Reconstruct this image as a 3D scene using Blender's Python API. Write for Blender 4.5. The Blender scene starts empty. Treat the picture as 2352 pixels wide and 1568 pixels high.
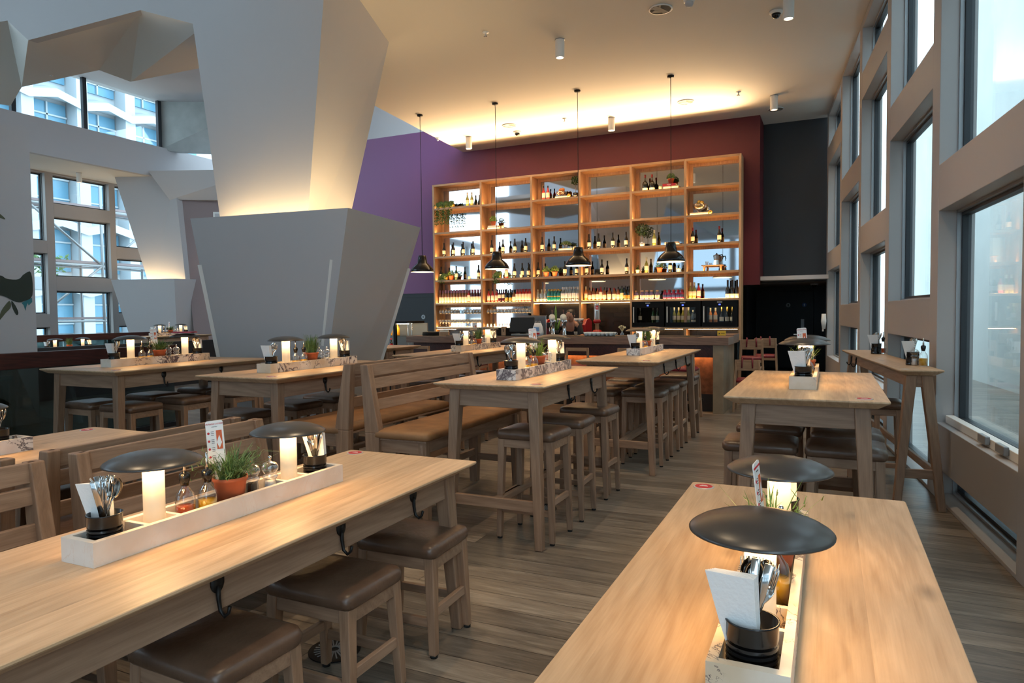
import bpy, bmesh, math, random
from mathutils import Vector, Matrix
SC = bpy.context.scene
COL = SC.collection
RND = random.Random(11)
PI = math.pi


def lin(r, g, b):
    f = lambda c: (c / 255 / 12.92) if c / 255 <= .04045 else ((c / 255 + .055) / 1.055) ** 2.4
    return (f(r), f(g), f(b), 1)


# ------------------------------------------------------------------ meshes
class MB:
    def __init__(s):
        s.v = []; s.f = []; s.mi = []; s.sm = []

    def add(s, vs, fs, mi=0, smooth=False, M=None):
        o = len(s.v)
        if M is not None:
            vs = [M @ Vector(v) for v in vs]
        s.v += [tuple(v) for v in vs]
        for f in fs:
            s.f.append([i + o for i in f]); s.mi.append(mi); s.sm.append(smooth)
        return s

    def box(s, lo, hi, mi=0, M=None):
        x0, y0, z0 = lo; x1, y1, z1 = hi
        vs = [(x0, y0, z0), (x1, y0, z0), (x1, y1, z0), (x0, y1, z0), (x0, y0, z1), (x1, y0, z1), (x1, y1, z1), (x0, y1, z1)]
        return s.add(vs, [(3, 2, 1, 0), (4, 5, 6, 7), (0, 1, 5, 4), (1, 2, 6, 5), (2, 3, 7, 6), (3, 0, 4, 7)], mi, False, M)

    def leg(s, p0, d0, p1, d1, mi=0):
        """tapered bar: rectangle d0 (x,y size) at p0, d1 at p1"""
        vs = []
        for p, d in ((p0, d0), (p1, d1)):
            for sx, sy in ((-1, -1), (1, -1), (1, 1), (-1, 1)):
                vs.append((p[0] + sx * d[0] / 2, p[1] + sy * d[1] / 2, p[2]))
        return s.add(vs, [(3, 2, 1, 0), (4, 5, 6, 7), (0, 1, 5, 4), (1, 2, 6, 5), (2, 3, 7, 6), (3, 0, 4, 7)], mi)

    def loft(s, rings, smooth=True, mi=0, cap0=True, cap1=True, M=None):
        n = len(rings[0]); vs = [p for r in rings for p in r]; fs = []
        for k in range(len(rings) - 1):
            for i in range(n):
                j = (i + 1) % n
                fs.append((k * n + i, k * n + j, (k + 1) * n + j, (k + 1) * n + i))
        if cap0: fs.append(tuple(range(n - 1, -1, -1)))
        if cap1: fs.append(tuple((len(rings) - 1) * n + i for i in range(n)))
        return s.add(vs, fs, mi, smooth, M)

    def lathe(s, prof, n=16, c=(0, 0, 0), smooth=True, mi=0, cap0=True, cap1=True, M=None, sx=1, sy=1):
        rings = [[(c[0] + sx * r * math.cos(2 * PI * i / n), c[1] + sy * r * math.sin(2 * PI * i / n), c[2] + z) for i in range(n)] for r, z in prof]
        return s.loft(rings, smooth, mi, cap0, cap1, M)

    def tube(s, pts, r, n=6, mi=0, smooth=True):
        pts = [Vector(p) for p in pts]; rr = r if isinstance(r, (list, tuple)) else [r] * len(pts)
        rings = []; up = Vector((0, 0, 1))
        for i, p in enumerate(pts):
            t = (pts[min(i + 1, len(pts) - 1)] - pts[max(i - 1, 0)]).normalized()
            a = t.cross(up)
            if a.length < 1e-3: a = t.cross(Vector((0, 1, 0)))
            a.normalize(); b = t.cross(a)
            rings.append([p + rr[i] * (math.cos(2 * PI * k / n) * a + math.sin(2 * PI * k / n) * b) for k in range(n)])
        return s.loft(rings, smooth, mi)

    def prism(s, poly, z0, z1, mi=0):
        n = len(poly)
        a = sum(poly[i][0] * poly[(i + 1) % n][1] - poly[(i + 1) % n][0] * poly[i][1] for i in range(n))
        if a < 0: poly = poly[::-1]
        vs = [(x, y, z0) for x, y in poly] + [(x, y, z1) for x, y in poly]
        fs = [tuple(range(n - 1, -1, -1)), tuple(range(n, 2 * n))] + [(i, (i + 1) % n, n + (i + 1) % n, n + i) for i in range(n)]
        return s.add(vs, fs, mi)

    def hull8(s, a, b, mi=0):
        """solid between two quads"""
        vs = list(a) + list(b)
        return s.add(vs, [(3, 2, 1, 0), (4, 5, 6, 7), (0, 1, 5, 4), (1, 2, 6, 5), (2, 3, 7, 6), (3, 0, 4, 7)], mi)

    def mesh(s, name, mats, fix=True):
        me = bpy.data.meshes.new(name)
        me.from_pydata(s.v, [], s.f)
        for m in mats: me.materials.append(m)
        me.polygons.foreach_set('material_index', s.mi)
        me.polygons.foreach_set('use_smooth', s.sm)
        if fix:
            bm = bmesh.new(); bm.from_mesh(me)
            bmesh.ops.recalc_face_normals(bm, faces=bm.faces)
            bm.to_mesh(me); bm.free()
        me.update()
        return me

    def build(s, name, mats, parent=None, bevel=0, seg=2, fix=True):
        if not isinstance(mats, (list, tuple)): mats = [mats]
        o = bpy.data.objects.new(name, s.mesh(name, mats, fix)); COL.objects.link(o)
        if parent: o.parent = parent
        if bevel:
            m = o.modifiers.new('bevel', 'BEVEL'); m.width = bevel; m.segments = seg; m.limit_method = 'ANGLE'; m.angle_limit = .6
        return o


def rrect(w, d, r, z, n=4, c=(0, 0)):
    r = max(min(r, w / 2 - 1e-4, d / 2 - 1e-4), 1e-4); out = []
    for k, (sx, sy) in enumerate(((1, 1), (-1, 1), (-1, -1), (1, -1))):
        for i in range(n + 1):
            a = PI / 2 * k + PI / 2 * i / n
            out.append((c[0] + sx * (w / 2 - r) + r * math.cos(a), c[1] + sy * (d / 2 - r) + r * math.sin(a), z))
    return out


def thing(name, label, cat, loc=(0, 0, 0), rz=0, group=None):
    o = bpy.data.objects.new(name, None); COL.objects.link(o)
    o.empty_display_size = .05
    o.location = loc; o.rotation_euler = (0, 0, rz)
    return tag(o, label, cat, group)


def tag(o, label, cat, group=None):
    o['label'] = label; o['category'] = cat
    if group: o['group'] = group
    elif 'group' in o: del o['group']
    return o


def struct(o, kind='structure'):
    o['kind'] = kind
    return o


KIDS = {}


def kids(o):
    return [c for c in bpy.data.objects if c.parent is o]


def dup(root, loc, rz=0, label=None, cat=None, group=None, rot=None, scale=None):
    r = root.copy(); COL.objects.link(r)
    ch = KIDS.get(root.name)
    if ch is None:
        ch = KIDS[root.name] = [(c, kids(c)) for c in kids(root)]
    for c, gs in ch:
        d = c.copy(); COL.objects.link(d); d.parent = r
        for g in gs:
            e = g.copy(); COL.objects.link(e); e.parent = d
    place(r, loc, rz, rot, scale)
    if label: tag(r, label, cat or r['category'], group)
    return r


def place(r, loc, rz=0, rot=None, scale=None):
    r.location = loc
    r.rotation_euler = rot if rot is not None else (0, 0, rz)
    if scale: r.scale = scale if isinstance(scale, (tuple, list)) else (scale,) * 3


PROTO = {}


def use(key, maker, loc, rz=0, label=None, cat=None, group=None, rot=None, scale=None):
    """the first use places the made thing itself, later ones copies of it"""
    if key not in PROTO:
        r = PROTO[key] = maker(); place(r, loc, rz, rot, scale); tag(r, label, cat, group)
        return r
    return dup(PROTO[key], loc, rz, label, cat, group, rot, scale or (1, 1, 1))


ORD = ['first', 'second', 'third', 'fourth', 'fifth', 'sixth', 'seventh', 'eighth', 'ninth', 'tenth']


# ------------------------------------------------------------------ materials
def newmat(name):
    m = bpy.data.materials.new(name); m.use_nodes = True
    nt = m.node_tree
    return m, nt, nt.nodes['Principled BSDF'], nt.nodes['Material Output']


def pm(name, col, rough=.5, metal=0, emit=None, es=0, spec=.5, bump=0, bscale=60, var=0, vscale=5):
    m, nt, p, out = newmat(name)
    p.inputs['Base Color'].default_value = col; p.inputs['Roughness'].default_value = rough
    p.inputs['Metallic'].default_value = metal; p.inputs['Specular IOR Level'].default_value = spec
    if emit: p.inputs['Emission Color'].default_value = emit; p.inputs['Emission Strength'].default_value = es
    if bump or var:
        tc = nt.nodes.new('ShaderNodeTexCoord')
    if bump:
        n = nt.nodes.new('ShaderNodeTexNoise'); n.inputs['Scale'].default_value = bscale; n.inputs['Detail'].default_value = 4
        b = nt.nodes.new('ShaderNodeBump'); b.inputs['Strength'].default_value = bump; b.inputs['Distance'].default_value = .01
        nt.links.new(tc.outputs['Object'], n.inputs['Vector']); nt.links.new(n.outputs['Fac'], b.inputs['Height']); nt.links.new(b.outputs['Normal'], p.inputs['Normal'])
    if var:
        n = nt.nodes.new('ShaderNodeTexNoise'); n.inputs['Scale'].default_value = vscale; n.inputs['Detail'].default_value = 5
        r = nt.nodes.new('ShaderNodeValToRGB')
        r.color_ramp.elements[0].position = .3; r.color_ramp.elements[1].position = .7
        r.color_ramp.elements[0].color = tuple(c * (1 - var) for c in col[:3]) + (1,)
        r.color_ramp.elements[1].color = tuple(min(1, c * (1 + var)) for c in col[:3]) + (1,)
        nt.links.new(tc.outputs['Object'], n.inputs['Vector']); nt.links.new(n.outputs['Fac'], r.inputs['Fac']); nt.links.new(r.outputs['Color'], p.inputs['Base Color'])
    return m


def mathn(nt, op, a, b=None):
    n = nt.nodes.new('ShaderNodeMath'); n.operation = op
    for i, x in enumerate((a, b)):
        if x is None: continue
        if isinstance(x, (int, float)): n.inputs[i].default_value = x
        else: nt.links.new(x, n.inputs[i])
    return n.outputs[0]


def wood(name, c1, c2, axis=1, plank=0, rough=.5, var=.25, grain=1.0, knots=0, pax=0):
    """grain runs along AXIS; PLANK: stave width across axis PAX (0: one piece)"""
    m, nt, p, out = newmat(name)
    L = nt.links.new
    tc = nt.nodes.new('ShaderNodeTexCoord'); oi = nt.nodes.new('ShaderNodeObjectInfo')
    off = nt.nodes.new('ShaderNodeVectorMath'); off.operation = 'SCALE'
    comb = nt.nodes.new('ShaderNodeCombineXYZ')
    for i in range(3): L(mathn(nt, 'MULTIPLY', oi.outputs['Random'], 7.3 + 3 * i), comb.inputs[i])
    add = nt.nodes.new('ShaderNodeVectorMath'); add.operation = 'ADD'
    L(tc.outputs['Object'], add.inputs[0]); L(comb.outputs[0], add.inputs[1])
    vec = add.outputs[0]
    sep = nt.nodes.new('ShaderNodeSeparateXYZ'); L(tc.outputs['Object'], sep.inputs[0])
    if plank:
        idx = mathn(nt, 'FLOOR', mathn(nt, 'DIVIDE', sep.outputs[pax], plank))
        wn = nt.nodes.new('ShaderNodeTexWhiteNoise'); wn.noise_dimensions = '1D'; L(idx, wn.inputs['W'])
        sh = nt.nodes.new('ShaderNodeVectorMath'); sh.operation = 'SCALE'; L(wn.outputs['Color'], sh.inputs[0]); sh.inputs['Scale'].default_value = 9
        a2 = nt.nodes.new('ShaderNodeVectorMath'); a2.operation = 'ADD'; L(vec, a2.inputs[0]); L(sh.outputs[0], a2.inputs[1]); vec = a2.outputs[0]
    mp = nt.nodes.new('ShaderNodeMapping'); sc = [1, 1, 1]
    for i in range(3): sc[i] = 1.1 if i == axis else 9 * grain
    mp.inputs['Scale'].default_value = sc; L(vec, mp.inputs['Vector'])
    n1 = nt.nodes.new('ShaderNodeTexNoise'); n1.inputs['Scale'].default_value = 1.6; n1.inputs['Detail'].default_value = 8; n1.inputs['Roughness'].default_value = .62; n1.inputs['Distortion'].default_value = 1.3
    L(mp.outputs[0], n1.inputs['Vector'])
    mp2 = nt.nodes.new('ShaderNodeMapping'); sc2 = [4 if i == axis else 160 for i in range(3)]
    mp2.inputs['Scale'].default_value = sc2; L(vec, mp2.inputs['Vector'])
    n2 = nt.nodes.new('ShaderNodeTexNoise'); n2.inputs['Scale'].default_value = 1; n2.inputs['Detail'].default_value = 3
    L(mp2.outputs[0], n2.inputs['Vector'])
    wv = nt.nodes.new('ShaderNodeTexWave'); wv.wave_type = 'BANDS'; wv.bands_direction = 'DIAGONAL'; wv.inputs['Scale'].default_value = 1.5; wv.inputs['Distortion'].default_value = 9; wv.inputs['Detail'].default_value = 3; wv.inputs['Detail Scale'].default_value = .8
    L(mp.outputs[0], wv.inputs['Vector'])
    f = mathn(nt, 'ADD', mathn(nt, 'ADD', mathn(nt, 'MULTIPLY', n1.outputs['Fac'], .58), mathn(nt, 'MULTIPLY', n2.outputs['Fac'], .30)), mathn(nt, 'MULTIPLY', wv.outputs['Fac'], .10))
    r = nt.nodes.new('ShaderNodeValToRGB'); r.color_ramp.elements[0].position = .33; r.color_ramp.elements[1].position = .66
    r.color_ramp.elements[0].color = c1; r.color_ramp.elements[1].color = c2; L(f, r.inputs['Fac'])
    col = r.outputs['Color']
    hsv = nt.nodes.new('ShaderNodeHueSaturation'); L(col, hsv.inputs['Color'])
    rv = mathn(nt, 'ADD', mathn(nt, 'MULTIPLY', oi.outputs['Random'], var * .6), 1 - var * .3)
    if plank: rv = mathn(nt, 'MULTIPLY', rv, mathn(nt, 'ADD', mathn(nt, 'MULTIPLY', wn.outputs['Value'], var), 1 - var / 2))
    L(rv, hsv.inputs['Value']); col = hsv.outputs['Color']
    if knots:
        mk = nt.nodes.new('ShaderNodeMapping'); mk.inputs['Scale'].default_value = [2.2 if i == axis else 4.5 for i in range(3)]; L(vec, mk.inputs['Vector'])
        vo = nt.nodes.new('ShaderNodeTexVoronoi'); vo.inputs['Scale'].default_value = .8; L(mk.outputs[0], vo.inputs['Vector'])
        kr = nt.nodes.new('ShaderNodeValToRGB'); kr.color_ramp.elements[0].position = .02; kr.color_ramp.elements[1].position = .13
        kr.color_ramp.elements[0].color = (1 - knots,) * 3 + (1,); kr.color_ramp.elements[1].color = (1, 1, 1, 1); L(vo.outputs['Distance'], kr.inputs['Fac'])
        mx = nt.nodes.new('ShaderNodeMixRGB'); mx.blend_type = 'MULTIPLY'; mx.inputs[0].default_value = 1; L(col, mx.inputs[1]); L(kr.outputs[0], mx.inputs[2]); col = mx.outputs[0]
    L(col, p.inputs['Base Color'])
    p.inputs['Roughness'].default_value = rough
    b = nt.nodes.new('ShaderNodeBump'); b.inputs['Strength'].default_value = .12; b.inputs['Distance'].default_value = .004
    L(n2.outputs['Fac'], b.inputs['Height']); L(b.outputs['Normal'], p.inputs['Normal'])
    return m


def glass(name, tint, refl=.9, rough=.02, base=.05, power=1.0, body=None, bodyfac=0):
    """thin glass: clear from the front, reflecting at grazing angles"""
    m, nt, p, out = newmat(name)
    L = nt.links.new; nt.nodes.remove(p)
    t = nt.nodes.new('ShaderNodeBsdfTransparent'); t.inputs['Color'].default_value = tint
    g = nt.nodes.new('ShaderNodeBsdfGlossy'); g.inputs['Roughness'].default_value = rough; g.inputs['Color'].default_value = (refl, refl, refl, 1)
    lw = nt.nodes.new('ShaderNodeLayerWeight'); lw.inputs['Blend'].default_value = .35
    f = mathn(nt, 'ADD', mathn(nt, 'MULTIPLY', lw.outputs['Facing'], power), base)
    f = mathn(nt, 'MINIMUM', f, .95)
    mx = nt.nodes.new('ShaderNodeMixShader'); L(f, mx.inputs[0])
    src = t.outputs[0]
    if body:
        d = nt.nodes.new('ShaderNodeBsdfDiffuse'); d.inputs['Color'].default_value = body
        m2 = nt.nodes.new('ShaderNodeMixShader'); m2.inputs[0].default_value = bodyfac; L(t.outputs[0], m2.inputs[1]); L(d.outputs[0], m2.inputs[2]); src = m2.outputs[0]
    L(src, mx.inputs[1]); L(g.outputs[0], mx.inputs[2]); L(mx.outputs[0], out.inputs['Surface'])
    return m


def emit(name, col, s):
    m, nt, p, out = newmat(name)
    e = nt.nodes.new('ShaderNodeEmission'); e.inputs['Color'].default_value = col; e.inputs['Strength'].default_value = s
    nt.nodes.remove(p); nt.links.new(e.outputs[0], out.inputs['Surface'])
    return m


def floor_mat():
    m, nt, p, out = newmat('oak_floor'); L = nt.links.new
    tc = nt.nodes.new('ShaderNodeTexCoord')
    br = nt.nodes.new('ShaderNodeTexBrick'); br.offset = .37; br.offset_frequency = 2
    br.inputs['Brick Width'].default_value = 2.1; br.inputs['Row Height'].default_value = .17; br.inputs['Mortar Size'].default_value = .0022; br.inputs['Scale'].default_value = 1
    br.inputs['Color1'].default_value = (0, 0, 0, 1); br.inputs['Color2'].default_value = (1, 1, 1, 1); br.inputs['Mortar'].default_value = (.5, .5, .5, 1)
    L(tc.outputs['Object'], br.inputs['Vector'])
    wn = nt.nodes.new('ShaderNodeTexWhiteNoise'); wn.noise_dimensions = '3D'; L(br.outputs['Color'], wn.inputs['Vector'])
    sh = nt.nodes.new('ShaderNodeVectorMath'); sh.operation = 'SCALE'; sh.inputs['Scale'].default_value = 6; L(br.outputs['Color'], sh.inputs[0])
    ad = nt.nodes.new('ShaderNodeVectorMath'); ad.operation = 'ADD'; L(tc.outputs['Object'], ad.inputs[0]); L(sh.outputs[0], ad.inputs[1])
    mp = nt.nodes.new('ShaderNodeMapping'); mp.inputs['Scale'].default_value = (1.0, 9, 1); L(ad.outputs[0], mp.inputs['Vector'])
    n1 = nt.nodes.new('ShaderNodeTexNoise'); n1.inputs['Scale'].default_value = 1.8; n1.inputs['Detail'].default_value = 9; n1.inputs['Roughness'].default_value = .65; n1.inputs['Distortion'].default_value = 1.2; L(mp.outputs[0], n1.inputs['Vector'])
    mp2 = nt.nodes.new('ShaderNodeMapping'); mp2.inputs['Scale'].default_value = (5, 150, 1); L(ad.outputs[0], mp2.inputs['Vector'])
    n2 = nt.nodes.new('ShaderNodeTexNoise'); n2.inputs['Scale'].default_value = 1; n2.inputs['Detail'].default_value = 4; L(mp2.outputs[0], n2.inputs['Vector'])
    f = mathn(nt, 'ADD', mathn(nt, 'MULTIPLY', n1.outputs['Fac'], .7), mathn(nt, 'MULTIPLY', n2.outputs['Fac'], .3))
    r = nt.nodes.new('ShaderNodeValToRGB'); e = r.color_ramp.elements
    e[0].position = .28; e[0].color = lin(76, 68, 61); e[1].position = .72; e[1].color = lin(158, 146, 132)
    x = e.new(.5); x.color = lin(120, 108, 95); L(f, r.inputs['Fac'])
    hs = nt.nodes.new('ShaderNodeHueSaturation'); L(r.outputs[0], hs.inputs['Color'])
    L(mathn(nt, 'ADD', mathn(nt, 'MULTIPLY', br.outputs['Color'], .6), .68), hs.inputs['Value'])
    hs.inputs['Saturation'].default_value = .92
    mk = nt.nodes.new('ShaderNodeMapping'); mk.inputs['Scale'].default_value = (1.3, 4.2, 1); L(ad.outputs[0], mk.inputs['Vector'])
    vo = nt.nodes.new('ShaderNodeTexVoronoi'); vo.inputs['Scale'].default_value = .9; L(mk.outputs[0], vo.inputs['Vector'])
    kr = nt.nodes.new('ShaderNodeValToRGB'); kr.color_ramp.elements[0].position = .02; kr.color_ramp.elements[1].position = .15
    kr.color_ramp.elements[0].color = (.35, .3, .27, 1); kr.color_ramp.elements[1].color = (1, 1, 1, 1); L(vo.outputs['Distance'], kr.inputs['Fac'])
    mx = nt.nodes.new('ShaderNodeMixRGB'); mx.blend_type = 'MULTIPLY'; mx.inputs[0].default_value = .8; L(hs.outputs[0], mx.inputs[1]); L(kr.outputs[0], mx.inputs[2])
    mo = nt.nodes.new('ShaderNodeMixRGB'); mo.blend_type = 'MIX'; mo.inputs[2].default_value = lin(40, 34, 30); L(br.outputs['Fac'], mo.inputs[0]); L(mx.outputs[0], mo.inputs[1])
    L(mo.outputs[0], p.inputs['Base Color']); p.inputs['Roughness'].default_value = .36
    b = nt.nodes.new('ShaderNodeBump'); b.inputs['Strength'].default_value = .15; b.inputs['Distance'].default_value = .004; L(n2.outputs['Fac'], b.inputs['Height']); L(b.outputs[0], p.inputs['Normal'])
    return m


def marble_mat(name, vein, amt, base1=(226, 217, 205), base2=(205, 186, 160), seed=0.0):
    m, nt, p, out = newmat(name); L = nt.links.new
    tc = nt.nodes.new('ShaderNodeTexCoord'); oi = nt.nodes.new('ShaderNodeObjectInfo')
    cb = nt.nodes.new('ShaderNodeCombineXYZ')
    for i in range(3): L(mathn(nt, 'ADD', mathn(nt, 'MULTIPLY', oi.outputs['Random'], 5 + i * 2), seed), cb.inputs[i])
    ad = nt.nodes.new('ShaderNodeVectorMath'); ad.operation = 'ADD'; L(tc.outputs['Object'], ad.inputs[0]); L(cb.outputs[0], ad.inputs[1])
    n0 = nt.nodes.new('ShaderNodeTexNoise'); n0.inputs['Scale'].default_value = 5; n0.inputs['Detail'].default_value = 4; L(ad.outputs[0], n0.inputs['Vector'])
    r0 = nt.nodes.new('ShaderNodeValToRGB'); r0.color_ramp.elements[0].position = .38; r0.color_ramp.elements[1].position = .62
    r0.color_ramp.elements[0].color = lin(*base2); r0.color_ramp.elements[1].color = lin(*base1); L(n0.outputs['Fac'], r0.inputs['Fac'])
    n1 = nt.nodes.new('ShaderNodeTexNoise'); n1.inputs['Scale'].default_value = 5.5; n1.inputs['Detail'].default_value = 7; n1.inputs['Distortion'].default_value = 2.2; n1.inputs['Roughness'].default_value = .6; L(ad.outputs[0], n1.inputs['Vector'])
    v = mathn(nt, 'ABSOLUTE', mathn(nt, 'SUBTRACT', n1.outputs['Fac'], .5))
    n3 = nt.nodes.new('ShaderNodeTexNoise'); n3.inputs['Scale'].default_value = 3; L(ad.outputs[0], n3.inputs['Vector'])
    w = mathn(nt, 'MULTIPLY', mathn(nt, 'MAXIMUM', mathn(nt, 'SUBTRACT', n3.outputs['Fac'], .42), 0), amt)
    f = mathn(nt, 'LESS_THAN', v, w)
    ss = nt.nodes.new('ShaderNodeMapRange'); ss.interpolation_type = 'SMOOTHSTEP'
    L(v, ss.inputs['Value']); ss.inputs['From Min'].default_value = 0; L(mathn(nt, 'ADD', w, .0001), ss.inputs['From Max']); ss.inputs['To Min'].default_value = 1; ss.inputs['To Max'].default_value = 0
    mx = nt.nodes.new('ShaderNodeMixRGB'); L(ss.outputs[0], mx.inputs[0]); L(r0.outputs[0], mx.inputs[1]); mx.inputs[2].default_value = vein
    L(mx.outputs[0], p.inputs['Base Color']); p.inputs['Roughness'].default_value = .3
    return m


def text(body, size, parent, loc, rot, mat, name='lettering', align='CENTER'):
    c = bpy.data.curves.new(name, 'FONT'); c.body = body; c.size = size; c.align_x = align; c.align_y = 'CENTER'; c.extrude = .0004; c.resolution_u = 2
    c.materials.append(mat)
    tmp = bpy.data.objects.new('tmp', c); COL.objects.link(tmp); bpy.context.view_layer.update()
    me = bpy.data.meshes.new_from_object(tmp.evaluated_get(bpy.context.evaluated_depsgraph_get())); bpy.data.objects.remove(tmp); bpy.data.curves.remove(c)
    o = bpy.data.objects.new(name, me); COL.objects.link(o); o.parent = parent; o.location = loc; o.rotation_euler = rot
    return o


M = {}
M['floor'] = floor_mat()
M['white'] = pm('painted_plaster', lin(190, 187, 188), .75, bump=.05, bscale=40)
M['ceil'] = pm('ceiling_paint', lin(218, 214, 208), .85)
M['greige'] = pm('greige_panel', lin(172, 166, 163), .45)
M['black'] = pm('black_paint', lin(30, 31, 34), .55)
M['darkwall'] = pm('charcoal_wall', lin(52, 55, 60), .6)
M['bluewall'] = pm('blue_grey_wall', lin(96, 110, 122), .6)
M['mauve'] = pm('mauve_wall', lin(150, 132, 132), .8)
M['top'] = wood('oak_tabletop', lin(182, 148, 114), lin(212, 180, 146), 1, .105, .42, .2, 1.0, .45, 0)
M['leg'] = wood('oak_leg', lin(128, 98, 76), lin(162, 128, 102), 2, 0, .5, .25)
M['railx'] = wood('oak_rail_across', lin(130, 100, 78), lin(164, 131, 106), 0, 0, .5, .2)
M['raily'] = wood('oak_rail_along', lin(136, 107, 86), lin(170, 139, 116), 1, 0, .5, .2)
M['shelfx'] = wood('ash_shelf', lin(170, 128, 92), lin(205, 165, 124), 0, 0, .5, .1)
M['shelfz'] = wood('ash_upright', lin(170, 128, 92), lin(205, 165, 124), 2, 0, .5, .1)
M['counter'] = wood('counter_oak', lin(112, 84, 70), lin(150, 118, 98), 0, 0, .45, .1)
M['chairwood'] = wood('pale_oak', lin(150, 116, 86), lin(190, 152, 118), 2, 0, .5, .15)
M['mahog'] = wood('dark_red_wood', lin(52, 24, 20), lin(88, 44, 36), 1, 0, .35, .1)
M['leather'] = pm('brown_leather', lin(98, 74, 58), .33, bump=.25, bscale=25, var=.28, vscale=6)
M['suede'] = pm('tan_suede', lin(140, 100, 64), .6, bump=.3, bscale=18, var=.3, vscale=5)
M['redleather'] = pm('red_leather', lin(128, 30, 44), .45)
M['marble'] = marble_mat('cream_marble', lin(66, 48, 60), .42)
M['marbleplain'] = marble_mat('pale_marble', lin(222, 207, 194), .12, (228, 220, 212), (214, 200, 186))
M['marbledark'] = marble_mat('veined_marble', lin(84, 76, 84), .45, (228, 224, 222), (206, 196, 190), 3.0)
M['liner'] = pm('black_liner', lin(18, 18, 19), .5)
M['enamel'] = pm('black_enamel', lin(20, 20, 22), .16)
M['shade'] = pm('charcoal_lamp_shade', lin(58, 54, 52), .3, spec=.6)
M['steel'] = pm('polished_steel', lin(205, 203, 200), .14, 1)
M['chrome'] = pm('chrome', lin(215, 215, 218), .08, 1)
M['iron'] = pm('black_iron', lin(34, 32, 31), .45, .6)
M['napkin'] = pm('white_paper_napkin', lin(236, 234, 232), .8, bump=.15, bscale=120)
M['terra'] = pm('terracotta', lin(186, 96, 58), .7, var=.12, vscale=14)
M['soil'] = pm('potting_soil', lin(40, 30, 24), .9)
M['green'] = pm('rosemary_green', lin(92, 124, 70), .55, var=.35, vscale=40)
M['green2'] = pm('dark_leaf_green', lin(52, 84, 40), .5, var=.35, vscale=30)
M['green3'] = pm('bright_leaf_green', lin(120, 150, 60), .5, var=.3, vscale=30)
M['rubber'] = pm('black_rubber', lin(16, 16, 16), .7)
M['red'] = pm('red_print', lin(190, 36, 48), .5)
M['whitep'] = pm('white_plastic', lin(232, 230, 226), .4)
M['ink'] = pm('grey_ink', lin(96, 90, 90), .6)
M['orange'] = pm('orange_print', lin(206, 96, 50), .6)
M['stem'] = None
M['win'] = glass('window_glass', (.95, .985, .98, 1), .8, .01, .03, .30)
M['clear'] = glass('clear_glass', (.96, .97, .97, 1), .9, .04, .06, .7)
M['clearbody'] = glass('acrylic', (.93, .93, .93, 1), .95, .06, .12, .8)
M['balus'] = glass('balustrade_glass', (.30, .36, .35, 1), .6, .03, .08, .5)
M['mirror'] = pm('mirror', lin(200, 202, 206), .035, 1)
M['oil'] = glass('olive_oil', (.62, .40, .02, 1), .5, .05, .03, .3, lin(226, 170, 24), .65)
M['vinegar'] = glass('amber_vinegar', (.5, .14, .02, 1), .5, .05, .03, .3, lin(190, 84, 36), .6)
M['wineglass_dark'] = pm('dark_bottle_glass', lin(18, 20, 17), .08, spec=.7)
M['greenbottle'] = pm('green_bottle_glass', lin(36, 66, 34), .1, spec=.7)
M['oliveb'] = pm('pale_olive_glass', lin(150, 146, 66), .15, spec=.7)
M['label'] = pm('cream_label', lin(236, 222, 196), .6)
M['capsule'] = pm('black_capsule', lin(26, 22, 24), .35)
M['redcap'] = pm('red_capsule', lin(150, 34, 40), .35)
M['pinkcap'] = pm('mauve_capsule', lin(176, 120, 140), .4)
M['syrup'] = pm('amber_syrup', lin(150, 96, 58), .15, spec=.7)
M['berry'] = pm('dark_berry_syrup', lin(74, 26, 44), .15, spec=.7)
M['aperol'] = pm('red_aperitif', lin(200, 40, 34), .15, spec=.7)
M['tealb'] = pm('teal_bottle_glass', lin(24, 112, 108), .12, spec=.7)
M['clearb'] = glass('clear_bottle_glass', (.86, .92, .92, 1), .9, .04, .12, .8, lin(200, 215, 215), .2)
M['whisky'] = pm('whisky', lin(140, 80, 34), .15, spec=.7)
M['violetb'] = pm('violet_glass', lin(110, 92, 128), .12, spec=.7)
M['jam'] = pm('berry_jar', lin(140, 40, 72), .2)
M['gold'] = pm('gold_baubles', lin(222, 178, 84), .2, .7)
M['peach'] = pm('orange_fruit', lin(222, 136, 66), .5)
M['book'] = pm('white_book', lin(238, 230, 212), .6)
M['redbook'] = pm('red_book', lin(178, 34, 52), .5)
M['candle'] = pm('cream_candle', lin(240, 226, 180), .5)
M['copper'] = pm('rusted_copper', lin(128, 82, 54), .5, .2, var=.35, vscale=14)
M['tile'] = pm('black_tile', lin(34, 31, 30), .25)
M['fridge'] = pm('fridge_black', lin(10, 10, 11), .45, spec=.15)
M['fridgeglass'] = glass('fridge_glass', (.85, .85, .85, 1), .5, .02, .01, .15)
M['concrete'] = pm('board_concrete', lin(176, 180, 178), .8, bump=.2, bscale=8, var=.1, vscale=3)
M['paleconc'] = pm('pale_concrete', lin(200, 202, 196), .8, var=.06, vscale=1.5)
M['precast'] = pm('white_precast', lin(172, 178, 182), .7)
M['bwindow'] = pm('building_glass', lin(92, 140, 164), .3)
M['gasket'] = pm('dark_gasket', lin(28, 32, 38), .5)
M['alu'] = pm('grey_aluminium', lin(150, 152, 154), .4, .3)
M['sticker'] = pm('silver_rim', lin(206, 204, 202), .3, .6)
M['yellow'] = pm('yellow_sign', lin(222, 184, 52), .5)
M['blue'] = pm('blue_led', lin(60, 80, 230), .4, emit=lin(70, 90, 255), es=2.0)
M['cord'] = pm('black_cord', lin(14, 14, 14), .6)
M['pinkpaper'] = pm('pink_menu', lin(206, 66, 96), .5)
M['petal'] = pm('mural_dark', lin(46, 54, 46), .8)
M['petal2'] = pm('mural_olive', lin(88, 92, 70), .8)
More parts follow.
